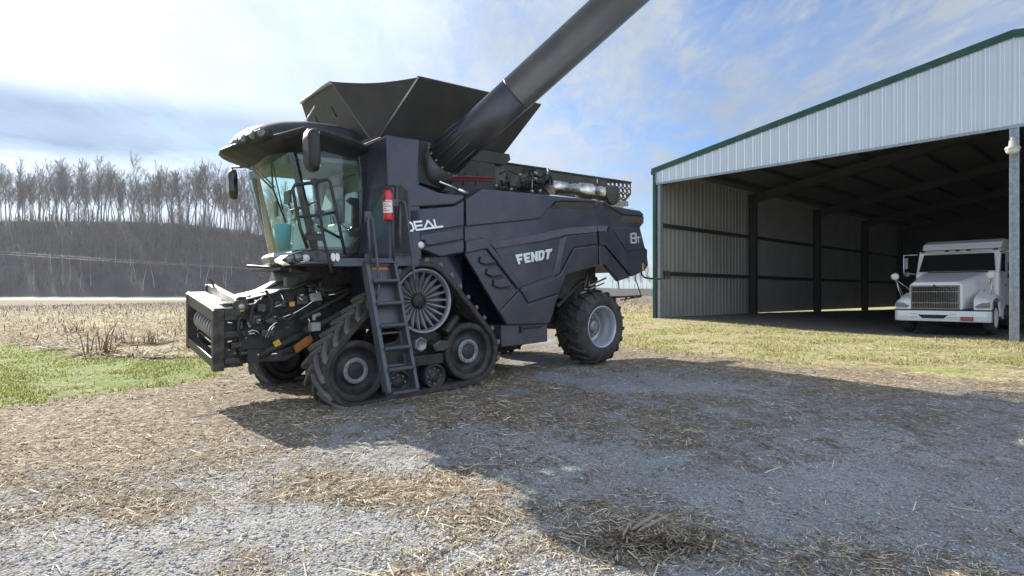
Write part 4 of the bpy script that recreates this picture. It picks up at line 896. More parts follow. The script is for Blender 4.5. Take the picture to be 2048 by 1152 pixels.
b = MB(); b.add([(u, Y1-.004, w) for u, w in PL(DG, Y0)], [list(range(len(DG)))]); part(b, 'side_window', cabglass, cab)
b = MB(); b.prism(PL([(690, 402), (697, 395), (712, 397), (716, 405), (716, 472), (698, 474), (694, 460), (701, 455), (702, 412)], Y0), Y0-.05, Y0-.01); part(b, 'door_handle', blackg, gd, bevel=.008)
b = MB(); b.tube([P3(636, 452, Y0-.1), P3(685, 478, Y0-.03)], .02); b.box(P3(612, 478, Y0-.06), P3(646, 468, Y0-.02)); part(b, 'door_hinge_bar', black, cab)
# interior
b = MB(); b.box((-5.2, .8, 2.131), (-4.42, 2.42, 2.16)); part(b, 'cab_floor', trimd, cab)
b = MB(); b.box((-4.88, 1.40, 2.42), (-4.52, 1.88, 2.56)); b.prism([(-4.60, 2.50), (-4.46, 2.50), (-4.40, 3.15), (-4.52, 3.17), (-4.62, 2.8)], 1.42, 1.86); b.prism([(-4.53, 3.18), (-4.42, 3.18), (-4.40, 3.36), (-4.50, 3.36)], 1.50, 1.78)
part(b, 'driver_seat', seatm, cab, bevel=.04, seg=3)
b = MB(); b.box((-4.80, 1.5, 2.16), (-4.55, 1.8, 2.42)); b.box((-4.98, 1.90, 2.55), (-4.5, 2.05, 2.68)); b.prism([(-5.02, 2.66), (-4.9, 2.62), (-4.85, 2.8), (-4.98, 2.84)], 1.92, 2.04); part(b, 'armrest_console', trimd, cab, bevel=.02)
b = MB(); b.box((-4.80, .86, 2.40), (-4.48, 1.2, 2.52)); b.prism([(-4.54, 2.5), (-4.44, 2.5), (-4.42, 3.0), (-4.52, 3.0)], .88, 1.18); b.box((-4.78, .88, 2.16), (-4.50, 1.16, 2.40)); part(b, 'passenger_seat', trimm, cab, bevel=.03, seg=3)
b = MB(); b.loft([[(-5.16, 1.48, 2.16), (-4.98, 1.48, 2.16), (-4.98, 1.72, 2.16), (-5.16, 1.72, 2.16)], [(-5.12, 1.52, 2.5), (-5.0, 1.52, 2.5), (-5.0, 1.68, 2.5), (-5.12, 1.68, 2.5)], [(-5.05, 1.56, 2.78), (-4.97, 1.56, 2.76), (-4.97, 1.64, 2.76), (-5.05, 1.64, 2.78)]])
part(b, 'steering_column', trimm, cab, bevel=.015)
b = MB(); b.tube([(-4.99+math.cos(a)*.19, 1.6+math.sin(a)*.19, 2.84+math.cos(a)*.08) for a in [k*math.pi/12 for k in range(25)]], .016)
for a in (0, 2.1, 4.2): b.tube([(-4.99, 1.6, 2.80), (-4.99+math.cos(a)*.19, 1.6+math.sin(a)*.19, 2.84+math.cos(a)*.08)], .012)
part(b, 'steering_wheel', black, cab)
b = MB(); b.box((-4.95, 2.30, 2.16), (-4.5, 2.44, 2.6)); b.box((-5.1, .80, 2.16), (-4.7, .86, 2.38)); b.box((-5.05, 1.95, 2.16), (-4.9, 2.25, 2.3)); part(b, 'side_console', trimm, cab, bevel=.02)
b = MB(); b.box((-5.16, 2.32, 2.75), (-5.12, 2.44, 3.0)); b.box((-5.02, 2.1, 2.95), (-4.98, 2.35, 3.15)); b.tube([(-5.0, 2.2, 2.95), (-4.95, 2.05, 2.66)], .015); part(b, 'monitor', black, cab, bevel=.01)
b = MB(); b.box((-5.5, .80, 3.38), (-4.42, 2.4, 3.44)); b.prism([(-5.55, 3.30), (-5.3, 3.34), (-5.3, 3.40), (-5.55, 3.40)], .85, 2.35); part(b, 'headliner', trimd, cab)
b = MB(); b.tube([P3(660, 430, 1.2), P3(664, 455, 1.2), P3(655, 470, 1.2), P3(668, 478, 1.2), P3(672, 455, 1.2), P3(664, 432, 1.2)], .008); part(b, 'hanging_cable', black, cab)
# roof
half = [(-6.16, 0), (-6.10, .32), (-5.92, .66), (-5.66, .95), (-5.40, 1.13), (-5.15, 1.18), (-4.7, 1.15), (-4.38, 1.02)]
def roof_ring(z, inset=0, front=0, zfun=None):
    out = []
    pts = [(u, -d) for u, d in half[::-1]]+[(u, d) for u, d in half[1:]]
    for u, d in pts:
        k = 1-inset; uu = -5.2+(u+5.2)*k+(front if u < -5.3 else 0); zz = z if zfun is None else z+zfun(u)
        out.append((uu, 1.6+d*k, zz))
    return out
rise = lambda u: float(np.interp(u, [-6.2, -5.95, -5.6, -5.35, -5.0, -4.4], [-.08, -.05, .03, .12, .09, -.02]))
b = MB(); b.loft([roof_ring(3.45, .22, .18, rise), roof_ring(3.565, .03, .03, rise), roof_ring(3.62, 0, 0, rise), roof_ring(3.66, .02, .02, rise), roof_ring(3.67, .12, .10, rise)], smooth=False)
roof = part(b, 'roof', roofm, cab, bevel=.02)
crown = [(-6.0, .12), (-5.86, .50), (-5.66, .72), (-5.30, .95), (-4.7, .98), (-4.42, .85)]
def cring(z, k, du=0): return [(-5.1+(u+5.1)*k+du, 1.6+s*d*k, z) for s, lst in ((-1, crown[::-1]), (1, crown)) for u, d in lst]
b = MB(); b.loft([cring(3.58, 1.0), cring(3.68, 1.0, .0), cring(3.80, .95, .04), cring(3.89, .86, .08), cring(3.95, .72, .10), cring(3.97, .4, .10)], smooth=True)
part(b, 'roof_crown', roofm, cab)
# lamp bar in the crown front, lamps along it
for mir_ in (0, 1):
    lampc = [Vector(P3(x, y, v)) for x, y, v in ((475, 284, 1.26), (488, 277.5, 1.06), (506, 270.5, .88), (523, 265, .72))]
    nn = Vector((-.80, -.58, .05))
    if mir_: lampc = [Vector((q.x, 3.2-q.y, q.z)) for q in lampc]; nn = Vector((nn.x, -nn.y, nn.z))
    nn.normalize(); e0 = lampc[0]+(lampc[0]-lampc[1])*.45; e1 = lampc[3]+(lampc[3]-lampc[2])*.55
    b = MB(); b.tube([e0-nn*.10, lampc[0]-nn*.075, lampc[1]-nn*.075, lampc[2]-nn*.075, lampc[3]-nn*.075, e1-nn*.10], [.04, .075, .082, .085, .088, .05], n=14); lb = part(b, 'lamp_bar', black, cab)
    for k, q in enumerate(lampc):
        r_ = .048+.003*k; b = MB(); b.tube([q-nn*.05, q+nn*.004], [r_+.006, r_+.006], n=20); part(b, 'lamp_bezel', black, lb); b = MB(); b.tube([q-nn*.03, q+nn*.010, q+nn*.018], [r_, r_, r_*.6], n=20); part(b, 'work_lamp', lampglass, lb)
c = P3(575, 252, 1.25); b = MB(); b.lathe([(-.06, .07), (-.03, .075), (.03, .07), (.055, .05), (.06, .001)], c, axis='z', n=24); part(b, 'beacon', orange, cab)
b = MB(); a0 = P3(605, 252, 1.0); a1 = P3(629, 212, 1.0); b.tube([a0, a1], .007); part(b, 'antenna', whitem, cab)
# wipers on the windscreen
b = MB(); b.tube([P3(487, 320, 2.0), P3(545, 378, 1.35)], .014); b.tube([P3(492, 317, 1.9), P3(549, 374, 1.3)], .010); b.tube([P3(541, 310, 1.1), P3(546, 378, 1.1), P3(572, 445, 1.05)], .013); b.tube([P3(543, 312, 1.1), P3(552, 360, 1.1), P3(566, 420, 1.08)], .010)
part(b, 'wiper', black, cab)
# pale nose below the windscreen and its lamp cluster
def nose(z, k): return [(-5.19-k, .80), (-5.34-k, 1.05), (-5.42-k, 1.6), (-5.36-k, 2.15), (-5.15-k, 2.55), (-4.8, 2.6), (-4.8, .8)], z
b = MB(); b.loft([[(u, v, z) for u, v in nose(z, k)[0]] for z, k in ((1.90, .0), (1.97, .10), (2.06, .12), (2.12, .04))]); part(b, 'nose_fascia', trimm if False else mat('nose_grey', (.15, .155, .155), .35, .1, .15, 6, coat=.3, dirt=DUST, dirt_amt=.4), cab, bevel=.02)
b = MB(); b.prism(PL([(560, 520), (575, 510), (610, 500), (640, 500), (660, 506), (655, 528), (580, 530)], .45), .40, .75); lc = part(b, 'lamp_cluster', blackg, cab, bevel=.03, seg=3)
for x, y in ((580, 517), (597, 515)):
    b = MB(); b.lathe([(.05, .05), (-.02, .055), (-.03, .045), (-.032, .001)], P3(x, y, .38), n=20); part(b, 'head_lamp', lampglass, lc)
b = MB(); b.lathe([(.05, .05), (-.01, .05), (-.02, .04), (-.022, .001)], P3(612, 516.5, .38), n=20); part(b, 'marker_lamp', whitem, lc)
b = MB(); b.prism([(-5.3, 1.62), (-4.3, 1.3), (-4.3, 1.93), (-5.2, 1.93)], .85, 2.45); part(b, 'cab_underframe', black, cab)
b = MB(); b.tube([P3(495, 532, 2.2), P3(560, 536, 1.6), P3(610, 545, 1.2)], .022); b.box((-5.55, 1.1, 1.86), (-5.2, 2.4, 1.89)); b.tube([P3(580, 540, .8), P3(620, 545, .8), P3(622, 556, .8)], .03); part(b, 'service_step', black, cab)
# platform beside the door, rails
b = MB(); b.box((-5.25, -.02, 1.90), (-3.95, .72, 1.94)); b.box((-5.25, -.03, 1.86), (-3.98, .0, 1.97)); b.box((-5.6, .04, 1.90), (-5.2, .5, 1.93)); plat = part(b, 'platform', ladderm, bevel=.006)
b = MB()
for x in (0, 1): 
    c = P3(665.5+x*8.5, 514.5, -.04); b.loft([[(c[0]+math.cos(a)*.028, c[1]-o, c[2]+math.sin(a)*.055) for a in [k*math.pi/9 for k in range(18)]] for o in (0, .02)])
part(b, 'reflector', whitem, plat)
b = MB()
v = -.05
b.tube([P3(615, 497, v), P3(600, 455, v), P3(585.5, 378, v), P3(590, 370, v), P3(620, 366, v), P3(654, 359, v), P3(660, 364, v), P3(668, 400, v), P3(676, 440, v), P3(690, 508, v)], .022)
b.tube([P3(598, 434, v), P3(640, 430, v), P3(672, 424, v)], .018); b.tube([P3(632, 365, v), P3(640, 430, v), P3(648, 480, v), P3(656, 512, v), P3(663, 545, v)], .020)
b.box(P3(624, 356, v-.02), P3(634, 371, v+.03)); b.box(P3(636, 420, v-.02), P3(645, 429, v+.03)); b.box(P3(613, 480, v-.03), P3(645, 471, v+.03))
part(b, 'guard_rail', black, plat)
b = MB(); b.tube([P3(680, 444, v), P3(690, 455, v), P3(712, 462, v), P3(722, 456, v), P3(737, 436, -.12)], .008); part(b, 'chain', black, plat)
# mirrors
def mirror(c, w, h, dv):
    b = MB(); prof = [(math.copysign(abs(math.cos(a))**.55, math.cos(a))*w, math.copysign(abs(math.sin(a))**.6, math.sin(a))*h*(1.0 if math.sin(a) < 0 else 1)) for a in [k*math.pi/14 for k in range(28)]]
    b.loft([[(c[0]+x*k, c[1]+y*1.0*0+x*dv, c[2]+z*k) for x, z in prof for y in (0,)] if False else [(c[0]+o, c[1]+x*k, c[2]+z*k) for x, z in prof] for o, k in ((-.09, .55), (-.07, .85), (-.02, .98), (.03, 1), (.04, .94))], smooth=True)
    return b
cm = Vector(P3(625, 301, -.05))
b = mirror(cm, .165, .27, 0); mr = part(b, 'mirror', roofm, cab); 
b = MB(); b.box((cm.x+.038, cm.y-.13, cm.z-.22), (cm.x+.043, cm.y+.13, cm.z+.22)); part(b, 'mirror_glass', mirrorm, mr, bevel=.001)
b = MB(); b.tube([(-5.4, .45, 3.62), (cm.x, cm.y+.1, cm.z+.28), (cm.x, cm.y, cm.z+.2)], .022); part(b, 'mirror_arm', black, mr)
cm2 = Vector(P3(466, 370, 3.35)); b = mirror(cm2, .15, .26, 0); mr2 = part(b, 'mirror', blackg, cab)
b = MB(); b.box((cm2.x+.038, cm2.y-.12, cm2.z-.20), (cm2.x+.043, cm2.y+.12, cm2.z+.20)); part(b, 'mirror_glass', mirrorm, mr2, bevel=.001)
b = MB(); b.tube([(-5.5, 2.6, 3.55), (cm2.x, cm2.y, cm2.z+.3), (cm2.x, cm2.y, cm2.z+.2)], .022); part(b, 'mirror_arm', black, mr2)

# --- boarding ladder
def lad(s, t):         # s across 0..1, t from top 0 to bottom 1
    return (-4.80-.0*t+s*.41, -.10-.50*t, 1.90-1.67*t)
b = MB()
for s0, s1 in ((-.08, .06), (.94, 1.06)):
    b.loft([[lad(s0, t), lad(s1, t), tuple(Vector(lad(s1, t))+Vector((0, .16, 0))), tuple(Vector(lad(s0, t))+Vector((0, .16, 0)))] for t in (0, .12, .3, .6, 1.0)])
b.loft([[tuple(Vector(lad(s, t))+Vector((0, .14+o, 0))) for s, t in ((.0, .0), (1, .0), (1, .52), (0, .52))] for o in (0, .02)])
b.loft([[tuple(Vector(lad(s, 0))+Vector((dx, dv, dz))) for dx, dz in ((-.0, 0), (0, 0.03))] + [tuple(Vector(lad(s, 0))+Vector((0, dv+.25, .03))), tuple(Vector(lad(s, 0))+Vector((0, dv+.25, 0)))] for s, dx, dv in ((-.08, 0, 0), (1.06, 0, 0))])
ladder = part(b, 'ladder', ladderm, bevel=.008)
for k, t in enumerate((.13, .31, .485, .66, .82, .995)):
    b = MB(); a, c = Vector(lad(.04, t)), Vector(lad(.96, t))
    b.loft([[tuple(p+Vector((0, y, z))) for y, z in ((-.055, .0), (-.055, -.035), (-.02, -.06), (.17, -.06), (.17, .0))] for p in (a, c)])
    part(b, 'step', ladderm, ladder, bevel=.006)
for t in (.60, .75):
    b = MB(); fr = []
    for s0, s1, t0, t1 in ((.05, .95, t-.045, t-.03), (.05, .95, t+.06, t+.075), (.05, .15, t-.03, t+.06), (.85, .95, t-.03, t+.06)):
        b.loft([[tuple(Vector(lad(s, tt))+Vector((0, .13+o, 0))) for s, tt in ((s0, t0), (s1, t0), (s1, t1), (s0, t1))] for o in (0, .015)])
    part(b, 'step_riser', ladderm, ladder)
b = MB(); b.loft([[tuple(Vector(lad(s, t))+Vector((0, .135-o, 0))) for s, t in ((.25, .02), (.85, .02), (.85, .055), (.25, .055))] for o in (0, .004)]); part(b, 'warning_sticker', mat('faded_orange_sticker', (.55, .24, .05), .5, 0, .5, 40), ladder)
b = MB()
for lst, vv in (([(741, 525), (738, 470), (736, 440), (740, 433), (745, 440), (752, 500), (758, 560), (757, 585), (751, 600)], -.15), ([(787, 522), (786, 440), (785, 380), (788, 370), (794, 374), (793, 410), (794, 440)], -.02),
                ([(802, 402), (808, 404), (815, 440), (824, 510), (829, 555), (827, 565)], -.12), ([(801, 404), (800, 460), (802, 500)], -.08)):
    b.tube([P3(x, y, vv-.0*i) for i, (x, y) in enumerate(lst)], .02)
b.box(P3(732, 445, -.1), P3(740, 424, -.06)); b.box(P3(786, 412, -.06), P3(796, 400, -.0)); part(b, 'handrail', ladderm, ladder)

# --- feeder house and header frame
b = MB()
top = [(-6.18, 1.40), (-5.6, 1.52), (-4.9, 1.74), (-4.3, 1.80)]; bot = [(-4.3, 1.15), (-5.0, .85), (-5.6, .62), (-6.18, .60)]
b.prism(top+bot, .98, 2.32); feeder = part(b, 'feeder_house', black, bevel=.015)
b = MB()
b.loft([[(u, .96, w), (u, 2.34, w), (u, 2.34, w+.02), (u, .96, w+.02)] for u, w in ((-6.15, 1.43), (-5.6, 1.545), (-5.25, 1.64), (-4.85, 1.77))]); part(b, 'feeder_top', worn, feeder, bevel=.006)
b = MB(); b.prism([(-5.55, 1.58), (-5.3, 1.70), (-4.75, 1.86), (-4.75, 1.80), (-5.25, 1.64)], 1.8, 2.3); b.box((-5.5, 1.0, 1.60), (-5.0, 1.15, 1.75)); part(b, 'feeder_cover', frame_m, feeder, bevel=.01)
b = MB(); b.prism([(-6.1, .62), (-5.6, .60), (-5.2, .78), (-5.22, .88), (-5.65, .76), (-6.1, .80)], .84, .99); part(b, 'lower_side_plate', black, feeder, bevel=.01)
b = MB(); b.tube([(-5.95, .86, .70), (-5.3, .80, .98)], .055, n=14); b.tube([(-5.35, .80, .96), (-4.35, .78, 1.40)], .075, n=14); b.tube([(-6.0, 2.45, .70), (-4.35, 2.5, 1.40)], .07, n=14); part(b, 'lift_cylinder', black, feeder)
b = MB(); b.prism([(-5.52, .80), (-5.28, .95), (-5.25, .86), (-5.30, .80), (-5.49, .70)], .74, .80); part(b, 'safety_stop', mat('rusty_orange_steel', (.32, .12, .02), .6, .1, .4, 12, dirt=(.05, .04, .03), dirt_amt=.5), feeder, bevel=.01)
# side clutter: brackets, blocks, couplers, sticker, hoses
rs = random.Random(3)
cl = MB()
for (x, y, w, h) in ((560, 608, 28, 16), (520, 615, 18, 18), (505, 640, 30, 22), (540, 640, 24, 14), (600, 600, 22, 20), (585, 628, 16, 10), (478, 650, 14, 20), (620, 580, 18, 12), (655, 575, 20, 14), (690, 570, 24, 12), (530, 665, 26, 16), (470, 690, 22, 14), (490, 705, 30, 10)):
    cl = MB(); a, c = P3(x-w/2, y+h/2, .97), P3(x+w/2, y-h/2, .97); cl.box((a[0], .97-rs.uniform(.04, .14), a[2]), (c[0], .985, c[2])); part(cl, 'side_bracket', blackg, feeder, bevel=.012)
cl = MB()
for x, y, r in ((500, 592, 3), (512, 602, 2), (526, 585, 2.5), (560, 640, 2), (575, 655, 2), (527, 622, 2), (500, 665, 2), (483, 673, 3), (492, 676, 2.5), (545, 622, 2), (550, 634, 3), (532, 640, 3), (515, 645, 2.5), (632, 600, 2), (640, 607, 2), (630, 587, 2), (462, 683, 2.5), (458, 700, 2), (470, 706, 2), (600, 572, 2)):
    cl = MB(); c = P3(x, y, .86); k = r*.0065; cl.lathe([(.12, k), (0, k), (-.01, k*.6), (-.01, .001)], c, n=8, smooth=False); part(cl, 'coupler', worn, feeder)
for poly in ([(494, 645), (504, 643), (508, 652), (498, 655)], [(618, 588), (640, 583), (644, 600), (622, 604)], [(512, 640), (522, 637), (520, 642)], [(570, 580), (578, 577), (582, 583), (572, 586)]):
    cl = MB(); cl.prism(PL(poly, .84), .83, .86); part(cl, 'bracket_plate', worn, feeder)
cl = MB()
for lst, r in (([(495, 664), (505, 660), (515, 663), (522, 675)], .010), ([(497, 668), (508, 666), (516, 677)], .008), ([(530, 676), (540, 655), (550, 646), (560, 644)], .012), ([(535, 676), (545, 656), (553, 649)], .010),
               ([(560, 637), (590, 625), (612, 612), (626, 602), (630, 585)], .012), ([(628, 600), (634, 585), (632, 575)], .010), ([(560, 582), (566, 598), (570, 603)], .013), ([(545, 616), (560, 610), (571, 603)], .008), ([(598, 595), (604, 600), (618, 599)], .010),
               ([(600, 590), (614, 590)], .010), ([(612, 625), (620, 645), (624, 650)], .012), ([(655, 590), (690, 586)], .014), ([(455, 645), (468, 646)], .012), ([(455, 684), (466, 681)], .012), ([(520, 706), (545, 690)], .012), ([(515, 709), (582, 706)], .02), ([(490, 609), (505, 608), (520, 600), (528, 590)], .010)):
    cl = MB(); cl.tube([P3(x, y, .84) for x, y in lst], r, n=6); part(cl, 'hydraulic_pipe', chrome, feeder)
cl = MB()
for lst, r in (([(495, 620), (478, 640), (476, 660), (485, 675)], .025), ([(520, 600), (505, 615), (500, 640), (508, 655)], .022), ([(640, 560), (610, 566), (580, 580), (560, 582), (540, 592)], .028), ([(700, 570), (660, 582), (630, 575)], .03), ([(735, 565), (690, 590), (650, 612), (600, 640)], .035),
               ([(560, 625), (575, 622), (590, 630), (575, 640), (555, 636)], .02), ([(645, 556), (640, 570), (648, 590), (665, 600)], .025), ([(530, 580), (545, 600), (543, 625), (530, 640)], .02)):
    cl = MB(); cl.tube([P3(x, y, .80) for x, y in lst], r, n=8); part(cl, 'hose', black, feeder)
for poly, va in (([(480, 607), (489, 607), (488, 623), (479, 623)], .84), ([(578, 604), (589, 603), (588, 612), (579, 613)], .84), ([(545, 685), (556, 678), (562, 688), (550, 694)], .80)):
    cl = MB(); cl.prism(PL(poly, va), va-.025, va); part(cl, 'warning_sticker', yellow, feeder)
c = Vector(P3(633, 652, .55)); b = MB(); b.box(c+Vector((-.08, -.03, -.07)), c+Vector((.05, .10, .05))); b.tube([c+Vector((-.03, 0, .08)), c+Vector((-.03, .0, .14)), c+Vector((.06, 0, .16))], .03); part(b, 'filter_block', mat('grey_casting', (.30, .30, .29), .5, .4, .2, 12, dirt=(.15, .12, .09), dirt_amt=.4), feeder, bevel=.015)
# header frame: rolled about the length axis as in the photo
FR = R(8.6)
def fp(s, h, u):        # s from -.75..75 across, h up from the middle
    return (u, 1.65+s*math.cos(FR)-h*math.sin(FR), 1.064+s*math.sin(FR)+h*math.cos(FR))
def fbox(mb, s0, s1, h0, h1, u0, u1): mb.loft([[fp(s0, h0, u), fp(s1, h0, u), fp(s1, h1, u), fp(s0, h1, u)] for u in (u0, u1)])
b = MB(); H, Wd = .39, .76
fbox(b, -Wd, -Wd+.10, -H-.03, H, -6.50, -6.36); fbox(b, Wd-.10, Wd, -H-.03, H, -6.50, -6.36)
fbox(b, -Wd+.10, Wd-.10, H-.16, H, -6.49, -6.36); fbox(b, -Wd+.10, Wd-.10, -H, -H+.13, -6.49, -6.36)
fbox(b, -Wd, Wd, H-.02, H+.004, -6.36, -6.12)
fr = part(b, 'header_frame', frame_m, bevel=.01)
b = MB(); fbox(b, -Wd+.03, Wd-.03, H+.005, H+.02, -6.485, -6.16); fbox(b, -Wd+.06, Wd-.06, H+.02, H+.13, -6.22, -6.12); part(b, 'frame_top_plate', worn, fr, bevel=.008)
b = MB(); fbox(b, -Wd+.1, -Wd+.16, -H-.02, H, -6.36, -6.10); fbox(b, Wd-.16, Wd-.1, -H, H, -6.36, -6.10); fbox(b, -Wd-.02, -Wd+.06, H-.10, H+.12, -6.24, -6.08); fbox(b, Wd-.06, Wd+.02, H-.1, H+.12, -6.24, -6.08); fbox(b, -Wd, -Wd+.1, H-.14, H, -6.36, -6.0); fbox(b, -Wd, -Wd+.08, .02, .10, -6.36, -6.05); b.box((-6.35, .98, .62), (-6.1, 2.32, .70)); b.box((-6.35, .98, 1.3), (-6.1, 2.32, 1.42)); part(b, 'frame_side_plate', frame_m, fr, bevel=.008)
p = fp(-Wd-.03, H+.04, -6.16); b = MB(); b.lathe([(.06, .045), (0, .045), (-.01, .03), (-.01, .001)], p, n=20); part(b, 'pivot_pin', worn, fr)
b = MB(); b.prism([(-6.26, 1.28), (-6.10, 1.28), (-6.08, 1.50), (-6.18, 1.50), (-6.25, 1.42)], .86, .90); part(b, 'lift_hook', black, fr, bevel=.01)
b = MB()
for k in range(9):
    s = -.52+k*.13; b.tube([fp(s+.05*math.cos(a)*0+.02*math.sin(a), .03+math.sin(a)*.15, -6.28+math.cos(a)*.15) for a in [j*math.pi/8 for j in range(17)]], .022, n=6)
part(b, 'feed_drum_flights', worn, fr)
b = MB(); c = fp(-.6, .03, -6.28); c2 = fp(.6, .03, -6.28); b.tube([c, c2], .12, n=20); b.tube([fp(-.62, -.17, -6.36), fp(.62, -.17, -6.36)], .018); part(b, 'feed_drum', black, fr)
b = MB(); b.tube([fp(-.55, -.11, -6.42), fp(.3, -.11, -6.42)], .014); part(b, 'feed_bar', chrome, fr)
b = MB(); b.tube([fp(.42, H+.1, -6.2), fp(.42, H+.2, -6.22), fp(.40, H+.24, -6.26)], .012); part(b, 'hose_hook', black, fr)

# --- grain tank flaps
BF, BR_, TF, TR_ = (-4.20, .62, 3.80), (-1.84, .62, 3.80), (-3.80, .14, 4.62), (-1.36, .14, 4.62)
FFb, FFt = (-4.30, .73, 3.80), (-4.72, 1.06, 4.63)
SLOTS = ((.745, .52, .68), (.295, .50, .68))
def mir(p): return (p[0], 3.3-p[1], p[2])
b = MB(); b.box((-4.15, .65, 2.95), (-1.95, 2.65, 3.82)); tank = part(b, 'grain_tank', tankm, bevel=.01)
b = MB(); b.quad(BF, BR_, TR_, TF, .03); part(b, 'side_flap', tankm, tank, bevel=.004)
b = MB(); b.quad(mir(BF), mir(BR_), mir(TR_), mir(TF), .03); part(b, 'side_flap', tankm, tank, bevel=.004)
b = MB(); b.quad(FFb, FFt, mir(FFt), mir(FFb), .03); part(b, 'front_flap', tankfront, tank, bevel=.004)
RFb, RFt = (-1.80, 1.06, 3.80), (-1.15, 1.06, 4.55)
b = MB(); b.quad(RFb, RFt, mir(RFt), mir(RFb), .03); part(b, 'rear_flap', tankm, tank, bevel=.004)
for f_ in (lambda p: p, mir):
    b = MB(); nseg = 8; t0 = [Vector(f_(TF)).lerp(Vector(f_(FFt)), k/nseg)-Vector((0, 0, math.sin(k/nseg*math.pi)*.05)) for k in range(nseg+1)]; t1 = [Vector(f_(BF)).lerp(Vector(f_(FFb)), k/nseg) for k in range(nseg+1)]
    b.loft([[a, a.lerp(c, .5)+Vector((.05*math.sin(k2/nseg*math.pi), 0, .0)), c] for k2, (a, c) in enumerate(zip(t0, t1))], caps=False, smooth=True, closed=False); part(b, 'corner_gusset', canvas, tank)
    b = MB(); b.add([f_(TR_), f_(RFt), f_(RFb), f_(BR_)], [(0, 1, 2, 3)]); part(b, 'corner_gusset', canvas, tank)
b = MB(); e = Vector((0, -.022, 0)); b.tube([Vector(BF)+e, Vector(TF)+e], .014); part(b, 'flap_edge', worn, tank)
b = MB(); b.tube([Vector(TF)+Vector((0, 0, .01)), Vector(TR_)+Vector((0, 0, .01))], .016); part(b, 'flap_rim', olive, tank); b = MB(); b.tube([Vector(FFt)+Vector((-.01, 0, -.02)), Vector(mir(FFt))+Vector((-.01, 0, -.02))], .03, n=6); part(b, 'flap_rim', dusty_rim, tank)
for s, b0_, b1_ in SLOTS:
    b = MB(); a = Vector(FFb).lerp(Vector(mir(FFb)), s); t = Vector(FFt).lerp(Vector(mir(FFt)), s); n_ = Vector((-.9, 0, -.45)).normalized()*.018
    b.tube([a.lerp(t, b0_)+n_, a.lerp(t, b1_)+n_], .010, n=4); part(b, 'flap_slot', black, tank)
b = MB(); b.prism([(-2.6, 3.80), (-1.78, 3.80), (-1.76, 3.70), (-1.9, 3.60), (-2.7, 3.60)], .50, .72); part(b, 'tank_corner_bracket', tankm, tank, bevel=.01)
# --- unloading auger
A0 = Vector((-3.45, .18, 3.40)); AD = (Vector((-.22, -5.58, 7.98))-Vector((-3.45, .12, 3.41))).normalized()
b = MB(); j = 1.55
b.tube([A0+AD*.05, A0+AD*j], .265, n=40); aug = part(b, 'unloading_auger', augern)
b = MB(); b.tube([A0+AD*(j-.02), A0+AD*(j), A0+AD*(j+.001), A0+AD*4.1], [.266, .270, .267, .267], n=48); b.tube([A0+AD*4.1, A0+AD*4.14], .274, n=48); b.tube([A0+AD*4.14, A0+AD*7.9], .267, n=48)
part(b, 'auger_tube', augerm, aug)
b = MB(); b.tube([A0+AD*7.8, A0+AD*8.0+Vector((0, 0, -.05)), A0+AD*8.15+Vector((0, 0, -.45))], [.28, .29, .22], n=32); part(b, 'auger_spout', rubber, aug)
b = MB(); b.tube([A0+Vector((0, .5, -.35)), A0+Vector((0, .16, -.08)), A0+AD*.12], [.27, .29, .285], n=36); 
for k in range(12):
    a = k*math.pi/6; q = AD.orthogonal().normalized(); q2 = AD.cross(q); c = A0+AD*.16+(q*math.cos(a)+q2*math.sin(a))*.285
    b.tube([c-AD*.02, c+AD*.45], [.012, .006], n=6)
part(b, 'auger_elbow', augern, aug)
b = MB()
for k in range(14):
    a = k*math.pi/7; q = AD.orthogonal().normalized(); q2 = AD.cross(q); c = A0+AD*.10+(q*math.cos(a)+q2*math.sin(a))*.30
    b.tube([c-AD*.025, c+AD*.0], .017, n=6, smooth=False)
part(b, 'flange_bolts', worn, aug)
b = MB(); b.box((-3.9, .30, 3.0), (-3.2, .85, 3.75)); b.prism(PL([(838, 300), (850, 296), (856, 345), (890, 365), (880, 378), (838, 366)], .2), .2, .5); part(b, 'auger_mount', black, bevel=.02)
b = MB(); b.tube([P3(878, 363, -.03), P3(922, 381, .02)], .018); b.tube([P3(915, 378, .02), P3(934, 388, .04)], .035); part(b, 'swing_cylinder', chrome)
# --- engine deck: clutter, exhaust, fence
b = MB(); b.box((-3.0, .3, 2.96), (1.0, 3.0, 3.02)); b.box((-3.1, .5, 3.0), (-2.1, .8, 3.6)); deck = part(b, 'engine_deck', black, bevel=.01)
b = MB()
for x0, x1, y0, y1, v0 in ((895, 975, 345, 372, .55), (910, 960, 330, 345, .7), (1010, 1040, 345, 372, .7), (1040, 1060, 350, 375, .9), (1000, 1012, 335, 378, .6), (985, 1000, 330, 375, .6), (1062, 1085, 345, 380, 1.0)):
    a, c = P3(x0, y1, v0), P3(x1, y0, v0); b.box((a[0], v0, a[2]), (c[0], v0+.35, c[2]))
part(b, 'engine_block', frame_m, deck, bevel=.02)
b = MB(); rs = random.Random(5)
for k in range(34):
    x, y, v = rs.uniform(975, 1090), rs.uniform(345, 380), rs.uniform(.45, 1.0); pts = [(x, y)]
    for j2 in range(4): x += rs.uniform(-14, 20); y += rs.uniform(-14, 12); y = min(382, max(336, y)); pts.append((min(x, 1096), y))
    b.tube([P3(p[0], p[1], v+i*.03) for i, p in enumerate(pts)], rs.choice((.012, .018, .028)), n=6)
for x in (900, 925, 950): b.tube([P3(x, 372, .5), P3(x+6, 345, .5)], .012)
part(b, 'engine_hoses', black, deck)
b = MB(); b.tube([P3(893, 356, .45), P3(930, 353, .48), P3(985, 356, .5)], .016); b.tube([P3(893, 361, .45), P3(930, 359, .48), P3(985, 362, .5)], .010); part(b, 'red_hose', redcable, deck)
